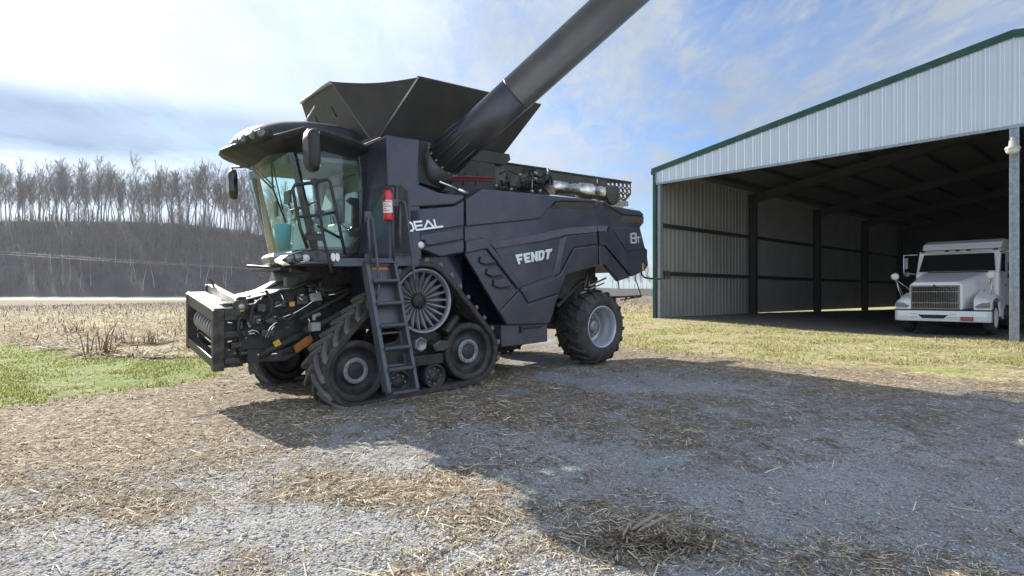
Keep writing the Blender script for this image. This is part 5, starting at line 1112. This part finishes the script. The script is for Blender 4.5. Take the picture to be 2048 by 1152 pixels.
b = MB(); b.tube([P3(985, 310, .6), P3(985, 375, .6)], .02); b.tube([P3(1064, 358, .5), P3(1064, 383, .5)], .012); b.tube([P3(1043, 361, .6), P3(1075, 360, .6)], .01)
part(b, 'metal_pipes', worn, deck)
for x, y in ((1071, 346), (1071, 358), (1064, 383), (1080, 382), (1022, 379), (1040, 350), (992, 372)): b = MB(); b.lathe([(.03, .03), (-.02, .03), (-.025, .001)], P3(x, y, .5), n=10); part(b, 'pipe_fitting', worn, deck)
b = MB(); ax = [(1103, 378), (1112, 373), (1118, 374), (1132, 376), (1133, 377), (1150, 377), (1156, 379), (1160, 380), (1178, 382), (1180, 382), (1181, 383), (1196, 384), (1199, 385), (1210, 387), (1222, 391)]
rr = [.10, .13, .13, .12, .10, .115, .09, .16, .165, .165, .13, .14, .15, .14, .12]
b.tube([P3(x, y+2, .62) for x, y in ax], rr, n=28); part(b, 'exhaust', exh, deck)
b = MB(); b.lathe([(0, .19), (.02, .20), (.16, .19), (.16, .1)], P3(1227, 390, .45), n=40); c = P3(1227, 390, .45); b.lathe([(0, .19), (-.01, .15), (-.01, .001)], c, n=40); part(b, 'exhaust_end_cover', olive, deck)
b = MB(); b.tube([P3(1096, 338, .8), P3(1104, 360, .62), P3(1106, 378, .6)], .025); b.tube([P3(1196, 358, .6), P3(1197, 392, .6)], .02); part(b, 'exhaust_strap', black, deck)
# long fence plate behind the exhaust, top edge slightly falling to the rear
b = MB(); v = 1.05
b.prism(PL([(1000, 324), (1094, 338), (1100, 348), (1100, 390), (1000, 384)], v), v, v+.03)
b.prism(PL([(1097, 340), (1262, 365), (1262, 366), (1217, 366), (1214, 368), (1214, 398), (1180, 398), (1097, 388)], v), v, v+.03)
fence_o = part(b, 'deck_fence', olive, deck)
b = MB(); b.tube([P3(1002, 325, v), P3(1093, 338, v)], .022); b.tube([P3(1098, 341, v), P3(1262, 365, v)], .022); part(b, 'fence_rail', olive, deck)
# perforated plate at the end of the fence: real round holes
b = MB(); cw, chh, r = 0.0, 0.0, .3
ox, oy = P3(1217, 406, v)[0], 0
a0, a1 = L(1214, 408, v), L(1262, 366, v)
nxh, nyh = 6, 4; gx, gz = (a1[0]-a0[0])/nxh, (a1[1]-a0[1])/(nyh+.4)
for i in range(nxh):
    for jv in range(nyh):
        if (i, jv) in ((5, 0), (4, 0), (5, 1)): continue
        x0, z0 = a0[0]+gx*i, a0[1]+gz*jv+gz*.3; m_ = 16; sq, ci = [], []
        for k in range(m_):
            a = 2*math.pi*(k+.5)/m_; c_, s_ = math.cos(a), math.sin(a); q = 1/max(abs(c_), abs(s_))
            sq.append((x0+gx/2+c_*q*gx/2, z0+gz/2+s_*q*gz/2)); ci.append((x0+gx/2+c_*gx*.30, z0+gz/2+s_*gx*.30))
        vs = [(x, v, z) for x, z in sq]+[(x, v, z) for x, z in ci]+[(x, v+.02, z) for x, z in ci]
        b.add(vs, [(k, (k+1) % m_, m_+(k+1) % m_, m_+k) for k in range(m_)]+[(m_+k, m_+(k+1) % m_, 2*m_+(k+1) % m_, 2*m_+k) for k in range(m_)])
b.prism([(a0[0], a1[1]), (a1[0], a1[1]), (a1[0], a1[1]-gz*.12), (a0[0], a1[1]-gz*.12)], v, v+.02)
b.add([(a0[0]+gx*4, v, a0[1]+gz*.3), (a0[0]+gx*4.0, v, a0[1]+gz*1.3), (a0[0]+gx*5, v, a0[1]+gz*1.3)], [(0, 1, 2)]); b.add([(a0[0]+gx*5, v, a0[1]+gz*1.3), (a0[0]+gx*5.0, v, a0[1]+gz*2.3), (a0[0]+gx*6, v, a0[1]+gz*2.3)], [(0, 1, 2)])
part(b, 'perforated_plate', olive, deck)
b = MB(); b.tube([P3(1225, 402, .8), P3(1236, 412, .8)], .02); b.box(P3(1222, 409, .7), P3(1242, 405, .9)); part(b, 'plate_bracket', worn, deck)

# --- things carried by the machine
ext = empty('fire_extinguisher', mat=CM @ Matrix.Translation(Vector(P3(777, 441, -.10))))
tag(ext, 'red fire extinguisher with white label hanging beside the combine ladder', 'fire extinguisher')
b = MB(); b.lathe([(0, .055), (.01, .066), (.02, .068), (.36, .068), (.40, .055), (.42, .03)], (0, 0, 0), axis='z', n=28, caps=True); part(b, 'cylinder', redm, ext)
b = MB(); b.loft([[(math.cos(a)*.0695, math.sin(a)*.0695, z) for a in [math.pi*(.85+.8*k/10) for k in range(11)]] for z in (.10, .27)], caps=False, closed=False, smooth=True); part(b, 'label', whitem, ext)
b = MB()
for z, w in ((.245, .6), (.21, .45), (.18, .6), (.15, .3), (.125, .5)): b.loft([[(math.cos(a)*.0703, math.sin(a)*.0703, zz) for a in [math.pi*(.95+w*k/6) for k in range(7)]] for zz in (z, z+.012)], caps=False, closed=False, smooth=True)
part(b, 'label_print', redm, ext)
b = MB(); b.lathe([(.42, .03), (.45, .035), (.48, .03)], (0, 0, 0), axis='z', n=16, caps=True); b.tube([(0, 0, .46), (.07, -.02, .49), (.10, -.02, .46)], .012); b.tube([(0, 0, .46), (-.05, -.02, .44), (-.07, -.02, .25)], .01); part(b, 'valve', black, ext)
bk = empty('bucket', mat=CM @ Matrix.Translation((-5.16, 2.05, 2.17)))
tag(bk, 'teal blue bucket standing inside the cab behind the windscreen', 'bucket')
b = MB(); b.lathe([(.42, .115), (.41, .135), (.38, .13), (0, .10), (0, .01)], (0, 0, 0), axis='z', n=28); part(b, 'pail', teal, bk)
b = MB(); b.tube([(math.cos(a)*.13, .02, .38+math.sin(a)*.05) for a in [k*math.pi/8 for k in range(9)]], .006); part(b, 'handle', whitem, bk)
# ================================================================== THE BARN
BS0, BG, BD = Vector((5.66, 23.75, 0)), Vector((.669, -.743, 0)), Vector((.743, .669, 0))
BM = Matrix(((BG.x, BD.x, 0, BS0.x), (BG.y, BD.y, 0, BS0.y), (0, 0, 1, 0), (0, 0, 0, 1)))       # x along the gable, y into the barn, z up
barn = empty('pole_barn', mat=BM); tag(barn, 'open fronted steel pole barn with silver ribbed sheet and green trim', 'barn')
galv = mat('galvalume_sheet', (.68, .71, .75), .34, .55, .06, 1.2, dirt=(.30, .28, .25), dirt_amt=.15, dscale=1.2)
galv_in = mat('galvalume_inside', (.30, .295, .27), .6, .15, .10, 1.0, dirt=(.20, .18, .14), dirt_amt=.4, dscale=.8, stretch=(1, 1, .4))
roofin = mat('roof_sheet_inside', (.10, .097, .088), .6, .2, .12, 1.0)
wall_dark = mat('back_wall_sheet_shaded', (.07, .068, .06), .7, .1, .15, 1.0)  # darkened sheet: the unlit depth of the barn is put into its colour
green = mat('green_trim', (.010, .068, .048), .4, .1, .15, 3, dirt=(.2, .2, .18), dirt_amt=.15)
steel_d = mat('red_oxide_dark_steel', (.05, .046, .044), .6, .3, .2, 4)
galvp = mat('galvanised_post', (.36, .40, .46), .42, .55, .25, 14, dirt=(.24, .22, .18), dirt_amt=.35, dscale=3)
BW, BDEP, EAVE, HEAD, RISE = 22.0, 30.5, 6.45, 5.92, .169
def roofz(s): return EAVE+RISE*(s if s < BW/2 else BW-s)
PROF = [(0, 0), (.022, .028), (.05, .028), (.072, 0), (.115, 0), (.122, .006), (.140, .006), (.147, 0), (.222, 0), (.229, .006), (.247, .006), (.254, 0)]
def ribbed(org, along, out, length, zb, zt, start=0):
    """upright ribbed sheet: org point, direction along, outward direction, bottom/top functions of distance"""
    b = MB(); rb = []; n = int(length/.305)+1
    pts = [(k*.305+a, o) for k in range(n) for a, o in PROF if k*.305+a <= length]+[(length, 0)]
    low = [tuple(Vector(org)+Vector(along)*a+Vector(out)*o+Vector((0, 0, zb(a)))) for a, o in pts]; hi = [tuple(Vector(org)+Vector(along)*a+Vector(out)*o+Vector((0, 0, zt(a)))) for a, o in pts]
    m = len(pts); b.add(low+hi, [(i, i+1, m+i+1, m+i) for i in range(m-1)]); return b
ribbed((0, -.02, 0), (1, 0, 0), (0, -1, 0), BW, lambda a: HEAD, lambda a: roofz(a)-.02).build('gable_sheet', galv, barn)
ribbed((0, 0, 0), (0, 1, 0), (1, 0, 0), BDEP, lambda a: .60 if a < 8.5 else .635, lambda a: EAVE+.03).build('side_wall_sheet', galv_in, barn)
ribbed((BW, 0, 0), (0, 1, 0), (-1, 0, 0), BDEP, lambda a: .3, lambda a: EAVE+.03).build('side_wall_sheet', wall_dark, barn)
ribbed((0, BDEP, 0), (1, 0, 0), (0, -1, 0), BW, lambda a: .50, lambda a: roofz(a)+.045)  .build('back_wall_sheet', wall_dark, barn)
# roof: ribs run up the slope
for side in (0, 1):
    b = MB(); s0, s1 = (-.12, BW/2) if side == 0 else (BW+.12, BW/2); z0, z1 = EAVE-.12*RISE, roofz(BW/2)
    n = int((BDEP+.6)/.305)+1; pts = [(-.05+k*.305+a, o) for k in range(n) for a, o in PROF]; m = len(pts)
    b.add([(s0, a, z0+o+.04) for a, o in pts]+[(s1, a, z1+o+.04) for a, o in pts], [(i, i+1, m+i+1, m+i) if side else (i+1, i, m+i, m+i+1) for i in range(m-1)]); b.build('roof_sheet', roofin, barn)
b = MB()
for s0, s1 in ((-.13, BW/2), (BW+.13, BW/2)):
    za, zb_ = EAVE-.13*RISE, roofz(BW/2)
    for y0, y1, d0, d1 in ((-.072, -.050, -.11, .09),):
        b.loft([[(s, y0, z+d0), (s, y1, z+d0), (s, y1, z+d1), (s, y0, z+d1)] for s, z in ((s0, za), (s1, zb_))])
b.build('rake_trim', green, barn)
b = MB(); b.box((-.16, -.05, EAVE-.16), (-.13, BDEP+.3, EAVE-.02)); b.build('eave_trim', green, barn)
b = MB(); b.box((-.05, -.085, .52), (.08, -.052, EAVE-.1)); b.box((-.05, -.052, .52), (-.02, .14, EAVE-.05)); b.build('corner_trim', green, barn)
b = MB(); b.box((0, -.06, HEAD-.07), (BW, .0, HEAD+.01)); b.build('head_trim', galvp, barn)
def ibeam(mb, p, q, depth, w, up=Vector((0, 0, 1)), t=.014):
    p, q = Vector(p), Vector(q); d = (q-p).normalized(); s = d.cross(up).normalized(); u = s.cross(d).normalized()
    for a0, a1, c0, c1 in ((-w/2, w/2, -depth/2, -depth/2+t), (-w/2, w/2, depth/2-t, depth/2), (-t/2, t/2, -depth/2+t, depth/2-t)):
        mb.loft([[x+s*a0+u*c0, x+s*a1+u*c0, x+s*a1+u*c1, x+s*a0+u*c1] for x in (p, q)])
bays = [0, 7.62, 15.24, 22.86, 30.3]
for i, y in enumerate(bays):
    for s, nm in ((.28, 'post'), (BW-.28, 'post')):
        b = MB()
        if i == 0: b.box((s-.16, -.01, .35), (s-.03, .18, HEAD+.3)) if s < 5 else b.box((s, -.01, .3), (s+.14, .18, HEAD+.3))
        else: ibeam(b, (s, y, .3), (s, y, EAVE-.15), .34, .22, up=Vector((1, 0, 0)))
        b.build(nm, galvp if i == 0 else steel_d, barn, bevel=.004)
    yy_ = .16 if i == 0 else y
    for s0, s1 in ((.1, BW/2), (BW-.1, BW/2)):
        b = MB(); ibeam(b, (s0, yy_, roofz(s0)-.42), (s1, yy_, roofz(s1)-.42), .42, .18); b.build('rafter', steel_d, barn)
for s in [.9+1.45*k for k in range(15)]:
    b = MB(); z = roofz(s)-.12; b.box((s-.035, 0, z-.10), (s-.015, BDEP, z+.11)); b.box((s-.035, 0, z+.09), (s+.04, BDEP, z+.11)); b.box((s-.035, 0, z-.10), (s+.04, BDEP, z-.085)); b.build('purlin', steel_d, barn)
for s, e in ((.04, 1), (BW-.04, -1)):
    for z in (2.38, 4.30): b = MB(); b.box((s, .2, z-.09), (s+e*.07, BDEP, z-.07)); b.box((s, .2, z+.05), (s+e*.07, BDEP, z+.07)); b.box((s+e*.055, .2, z-.07), (s+e*.07, BDEP, z+.05)); b.build('girt', steel_d, barn)
# centre post with its flanges
b = MB(); b.box((10.94, -.02, .20), (11.10, -.005, HEAD)); b.box((10.94, -.005, .20), (10.955, .20, HEAD)); b.box((11.085, -.005, .20), (11.10, .20, HEAD)); b.box((10.955, .12, .20), (11.085, .135, HEAD)); b.box((10.92, -.045, .2), (10.97, -.02, HEAD)); b.box((11.07, -.045, .2), (11.12, -.02, HEAD))
cp_ = b.build('post', galvp, barn, bevel=.003)
b = MB(); b.tube([(11.02, -.03, 5.52), (11.02, -.16, 5.56), (11.02, -.26, 5.50)], .022); b.lathe([(.20, .02), (.18, .075), (.05, .085), (.03, .14), (-.02, .17), (-.035, .17)], (11.02, -.26, 5.30), axis='z', n=28); b.tube([(11.02, -.26, 5.48), (11.02, -.26, 5.56)], .04)
lamp = b.build('barn_lamp', mat('lamp_housing_grey', (.45, .45, .43), .5, .2, .1, 10), barn)
b = MB(); b.lathe([(.0, .15), (-.06, .145), (-.11, .11), (-.13, .05), (-.132, .001)], (11.02, -.26, 5.27), axis='z', n=24); b.build('lamp_lens', mat('lamp_prism', (.62, .63, .58), .25, 0, .1, 30, coat=.3), lamp)
# ================================================================== THE TRUCK
TM = Matrix(((BG.x, BD.x, 0, 12.12), (BG.y, BD.y, 0, 19.06), (0, 0, 1, .32), (0, 0, 0, 1)))
truck = empty('semi_truck', mat=TM); tag(truck, 'white long nosed semi truck with chrome grille parked inside the barn', 'truck')
wht = mat('truck_white_paint', (.88, .89, .90), .3, 0, .04, 3, coat=.4, dirt=(.35, .32, .27), dirt_amt=.18, dscale=3)
dkglass = mat('truck_dark_glass', (.012, .014, .016), .05, 0, coat=.6)
bl = mat('truck_black_trim', (.012, .012, .012), .5)
tp = lambda mb, nm, m, par=truck, **k: mb.build(nm, m, par, **k)
Wt = 2.44
b = MB()      # hood body, sections front to back in (x,z)
def hsec(y, x0, x1, z0, z1, r): return [(x0, y, z0), (x1, y, z0), (x1, y, z1-r), (x1-r*.35, y, z1-r*.3), (x1-r, y, z1), (x0+r, y, z1), (x0+r*.35, y, z1-r*.3), (x0, y, z1-r)]
b.loft([hsec(.24, .40, 1.70, .74, 1.56, .10), hsec(.30, .36, 1.74, .74, 1.60, .12), hsec(1.0, .30, 1.95, .8, 1.74, .16), hsec(1.95, .18, 2.24, .9, 1.93, .20)], smooth=False)
hood = tp(b, 'hood', wht, bevel=.05, seg=4)
for s in (0, 1):
    fx = (lambda x: x) if s == 0 else (lambda x: Wt-x)
    b = MB()
    def fs_(y, zt, zb, xi): q = [(fx(0.0), y, zb), (fx(xi), y, zb), (fx(xi), y, zt+.06), (fx(.12), y, zt), (fx(.0), y, zt-.09)]; return q if s == 0 else q[::-1]
    b.loft([fs_(.17, .98, .76, .42), fs_(.26, 1.06, .76, .42), fs_(.42, 1.12, .80, .42)]); b.loft([fs_(.42, 1.12, 1.02, .42), fs_(.9, 1.26, 1.12, .40), fs_(1.35, 1.24, 1.05, .34), fs_(1.7, 1.20, .86, .30)])
    b.loft([[(fx(0), y, z0) if False else (fx(o), y, z) for o, z in ((0.0, z0), (.06, z0), (.06, z1), (0.0, z1))][:: 1 if s == 0 else -1] for y, z0, z1 in ((1.45, .55, 1.14), (1.95, .45, 1.18))])
    tp(b, 'fender', wht, bevel=.025, seg=3)
    b = MB(); pts = [(fx(.02), .150, .82), (fx(.33), .160, .80), (fx(.40), .165, .86), (fx(.24), .175, .96), (fx(.02), .165, .985)]
    b.loft([pts if s == 0 else pts[::-1], [(x, y-.02, z) for x, y, z in (pts if s == 0 else pts[::-1])]]); h_ = tp(b, 'headlight', mat('headlight_lens', (.40, .43, .46), .08, .5, .2, 25, coat=.6), bevel=.006)
    b = MB(); b.box((fx(.03), .123, .85), (fx(.10), .135, .95)); tp(b, 'turn_lens', mat('amber_lens', (.35, .20, .10), .3), h_)
    # wheel
    b = MB(); b.lathe([(-.13, .30), (-.14, .40), (-.11, .49), (-.06, .515), (.06, .515), (.11, .49), (.14, .40), (.13, .30)], (0, 0, 0), axis='x', n=40)
    for k in range(3): b.lathe([(-.07+k*.05, .518), (-.05+k*.05, .518)], (0, 0, 0), axis='x', n=40)
    wh = tp(b, 'wheel', rubber); wh.location = (fx(.17), 1.05, .515); b = MB(); e = -1 if s == 0 else 1
    b.lathe([(e*.12, .31), (e*.135, .29), (e*.06, .25), (e*.05, .17), (e*.10, .15), (e*.12, .10), (e*.13, .001)], (0, 0, 0), axis='x', n=32); tp(b, 'rim', whitem, wh)
b = MB(); gx0, gx1, gz0, gz1 = .45, 1.64, .80, 1.45
b.box((gx0-.04, .20, gz0-.05), (gx1+.04, .235, gz0)); b.box((gx0-.04, .20, gz0), (gx0, .235, gz1)); b.box((gx1, .20, gz0), (gx1+.04, .235, gz1)); b.box((gx0-.04, .20, gz1), (gx1+.04, .235, gz1+.045)); grille = tp(b, 'grille', silver, bevel=.006)
b = MB(); b.box((gx0, .236, gz0), (gx1, .239, gz1)); tp(b, 'grille_opening', bl, grille)
b = MB()
for k in range(27): x = gx0+.022+k*(gx1-gx0-.044)/26; b.box((x-.009, .205, gz0), (x+.009, .225, gz1))
for z in (.96, 1.30): b.box((gx0, .226, z-.008), (gx1, .232, z+.008))
b.box((1.035, .195, gz0), (1.055, .224, gz1)); tp(b, 'grille_bars', chrome, grille)
b = MB(); cx = 1.045; b.loft([[(cx+.055*math.cos(a), y, 1.475+.05*math.sin(a)) for a in [k*math.pi/2 for k in range(4)]] for y in (.185, .205)]); tp(b, 'emblem', chrome, grille)
b = MB(); b.loft([[(cx+.030*math.cos(a), y, 1.475+.028*math.sin(a)) for a in [k*math.pi/2 for k in range(4)]] for y in (.180, .186)]); b.tube([(cx-.10, .19, 1.455), (cx-.04, .19, 1.42), (cx, .19, 1.40), (cx+.04, .19, 1.42), (cx+.10, .19, 1.455)], .012, n=6); tp(b, 'emblem_centre', bl, grille)
b = MB()
def bsec(x, y): return [(x, y, .40), (x, y+.16, .40), (x, y+.16, .72), (x, y, .72), (x, y-.025, .56)]
b.loft([bsec(0.0, .16), bsec(.10, .04), bsec(.35, .0), bsec(2.09, .0), bsec(2.34, .04), bsec(2.44, .16)]); bump = tp(b, 'bumper', wht, bevel=.015)
b = MB(); b.box((.0, .18, .725), (2.44, .30, .76)); tp(b, 'bumper_gap', bl)
b = MB(); b.loft([[(.66, y, .60), (.78, y, .49), (1.32, y, .49), (1.44, y, .60)] for y in (-.022, -.028)]); 
for x in (.56, .62, 1.50, 1.56, 1.62, .50):
    for z in (.63, .52): b.lathe([(-.03, .013), (-.022, .013)], (x, 0, z), n=10); b.box((x-.008, -.027, z-.008), (x+.008, -.024, z+.008))
tp(b, 'bumper_slot', bl, bump)
b = MB(); b.box((1.74, -.045, .44), (2.05, -.026, .555)); pl_ = tp(b, 'license_plate', mat('dull_red_plate', (.33, .05, .045), .5, 0, .15, 12), bump, bevel=.005)
b = MB()
for k in range(6): b.box((1.78+k*.042, -.0475, .475), (1.80+k*.042, -.0455, .525))
tp(b, 'plate_marks', mat('plate_marks_pale', (.45, .30, .27), .6), pl_)
b = MB()     # cab and sleeper shell
b.prism([(0, 0)]*3, 0, 0) if False else None
b.loft([[(x, y, z) for y, z in ((1.95, .75), (1.95, 1.90), (2.02, 1.95), (2.32, 2.58), (2.50, 2.66), (3.05, 2.68), (3.05, .75))] for x in (.12, 2.32)])
cabt = tp(b, 'cab', wht, bevel=.03, seg=3)
b = MB(); b.loft([[(x, 2.30 - e*.06, 2.575), (x, 2.24-e*.06, 2.60), (x, 2.33-e*.03, 2.665), (x, 2.6, 2.70), (x, 2.6, 2.6)] for x, e in ((.13, -1), (.5, .6), (1.22, 1), (1.94, .6), (2.31, -1))]); vz = tp(b, 'visor', wht, cabt, bevel=.01)
for x in (.25, .93, 1.22, 1.51, 2.19): b = MB(); e = 1-abs(x-1.22)*1.3; b.loft([[(x+math.cos(a)*.07*k, 2.235-e*.05+o, 2.645+math.sin(a)*.028*k+o*.4) for a in [j*math.pi/6 for j in range(12)]] for o, k in ((.03, 1), (0, .9), (-.02, .5))]); tp(b, 'clearance_lamp', mat('dark_amber', (.10, .04, .02), .3), vz)
b = MB(); ws = [(.20, 1.995, 1.97), (2.24, 1.995, 1.97), (2.16, 2.275, 2.54), (.28, 2.275, 2.54)]
b.loft([[(x, y-.012, z) for x, y, z in ws], [(x, y-.03, z) for x, y, z in ws]]); wst = tp(b, 'windshield', dkglass, cabt, bevel=.008)
b = MB(); b.tube([(.5, 1.965, 1.985), (1.15, 1.975, 2.02)], .012); b.tube([(1.3, 1.965, 1.985), (1.95, 1.975, 2.02)], .012); tp(b, 'wiper', bl, wst)
b = MB(); b.box((.45, 1.97, 1.90), (2.05, 2.0, 1.955)); tp(b, 'cowl', bl, cabt)
for s in (0, 1):
    x = .12 if s == 0 else 2.32; e = -1 if s == 0 else 1
    b = MB(); b.loft([[(x+e*o, 2.22, 1.95), (x+e*o, 2.42, 2.52), (x+e*o, 2.92, 2.52), (x+e*o, 2.92, 1.95)] for o in (.002, .012)]); tp(b, 'door_window', dkglass, cabt)
    b = MB(); b.loft([[(x+e*o, 2.08, .95), (x+e*o, 2.08, 1.88), (x+e*o, 2.97, 1.88), (x+e*o, 2.97, .95)] for o in (.003, .012)]); dr = tp(b, 'door', wht, cabt, bevel=.004)
    b = MB(); b.box((x, 2.84, 1.5), (x+e*.04, 2.94, 1.54)); tp(b, 'handle', bl, dr)
    # west-coast mirror
    b = MB(); xm = x+e*.40; b.tube([(x, 2.15, 2.56), (xm, 2.12, 2.56), (xm, 2.12, 1.95), (x+e*.05, 2.15, 1.90)], .018); mrt = tp(b, 'door_mirror', chrome)
    b = MB(); b.box((xm-e*.02, 2.08, 2.08), (xm-e*.13, 2.12, 2.46)); tp(b, 'mirror_head', silver, mrt, bevel=.01)
    b = MB(); b.lathe([(.03, .09), (.0, .095), (-.04, .07), (-.055, .001)], (xm-e*.10, 2.1, 1.90), n=24); tp(b, 'round_mirror', silver, mrt)
    # hood mirror on a tripod
    hx_ = -.18 if s == 0 else 2.32; hy_ = .80; b = MB(); base = [(.02 if s == 0 else 2.34, .72, 1.14), (.02 if s == 0 else 2.36, 1.0, 1.14), (.24 if s == 0 else 2.12, .95, 1.34 if s == 0 else 1.3)]
    for q in base: b.tube([q, (hx_, hy_, 1.72)], .011)
    hm = tp(b, 'hood_mirror', chrome); b = MB(); b.lathe([(-.05, .085), (-.03, .11), (.02, .115), (.07, .08), (.09, .03), (.092, .001)], (hx_, hy_, 1.80), n=28); b.lathe([(-.045, .085), (-.052, .001)], (hx_, hy_, 1.80), n=28); tp(b, 'mirror_head', whitem, hm)
b = MB(); b.loft([[(x, y, z) for y, z in ((3.06, .85), (3.06, 2.70), (2.50, 2.71), (2.72, 2.92), (3.15, 3.04), (5.1, 3.06), (5.1, .85))] for x in (.14, 2.30)]); sl = tp(b, 'sleeper', wht, bevel=.06, seg=3)
b = MB(); b.loft([[(2.301+o, 3.5, 1.75), (2.301+o, 3.5, 2.25), (2.301+o, 4.1, 2.25), (2.301+o, 4.1, 1.75)] for o in (0, .01)]); b.box((2.30, 3.06, 2.70), (2.36, 3.1, 2.72)); tp(b, 'sleeper_window', dkglass, sl)
b = MB(); b.box((.35, .3, .45), (2.1, 7.0, .78)); b.box((.2, 1.0, .48), (2.24, 1.12, .62)); tp(b, 'chassis', bl)
b = MB(); b.tube([(.42, 2.3, .62), (.42, 4.2, .62)], .28, n=24); tp(b, 'fuel_tank', silver); b = MB(); b.tube([(2.02, 2.3, .62), (2.02, 4.2, .62)], .28, n=24); tp(b, 'fuel_tank', silver)
b = MB()
for yy_ in (5.6, 6.9):
    for x in (.3, 2.14): b.lathe([(-.26, .3), (-.27, .42), (-.22, .515), (.22, .515), (.27, .42), (.26, .3), (.1, .2), (.1, .001)], (x, yy_, .515), axis='x', n=32)
tp(b, 'rear_wheels', rubber)
for pts in ([(1.88, .78, 1.38), (1.94, .80, 1.42), (1.99, .86, 1.41)], [(2.0, .92, 1.50), (2.06, .98, 1.53)]): pass
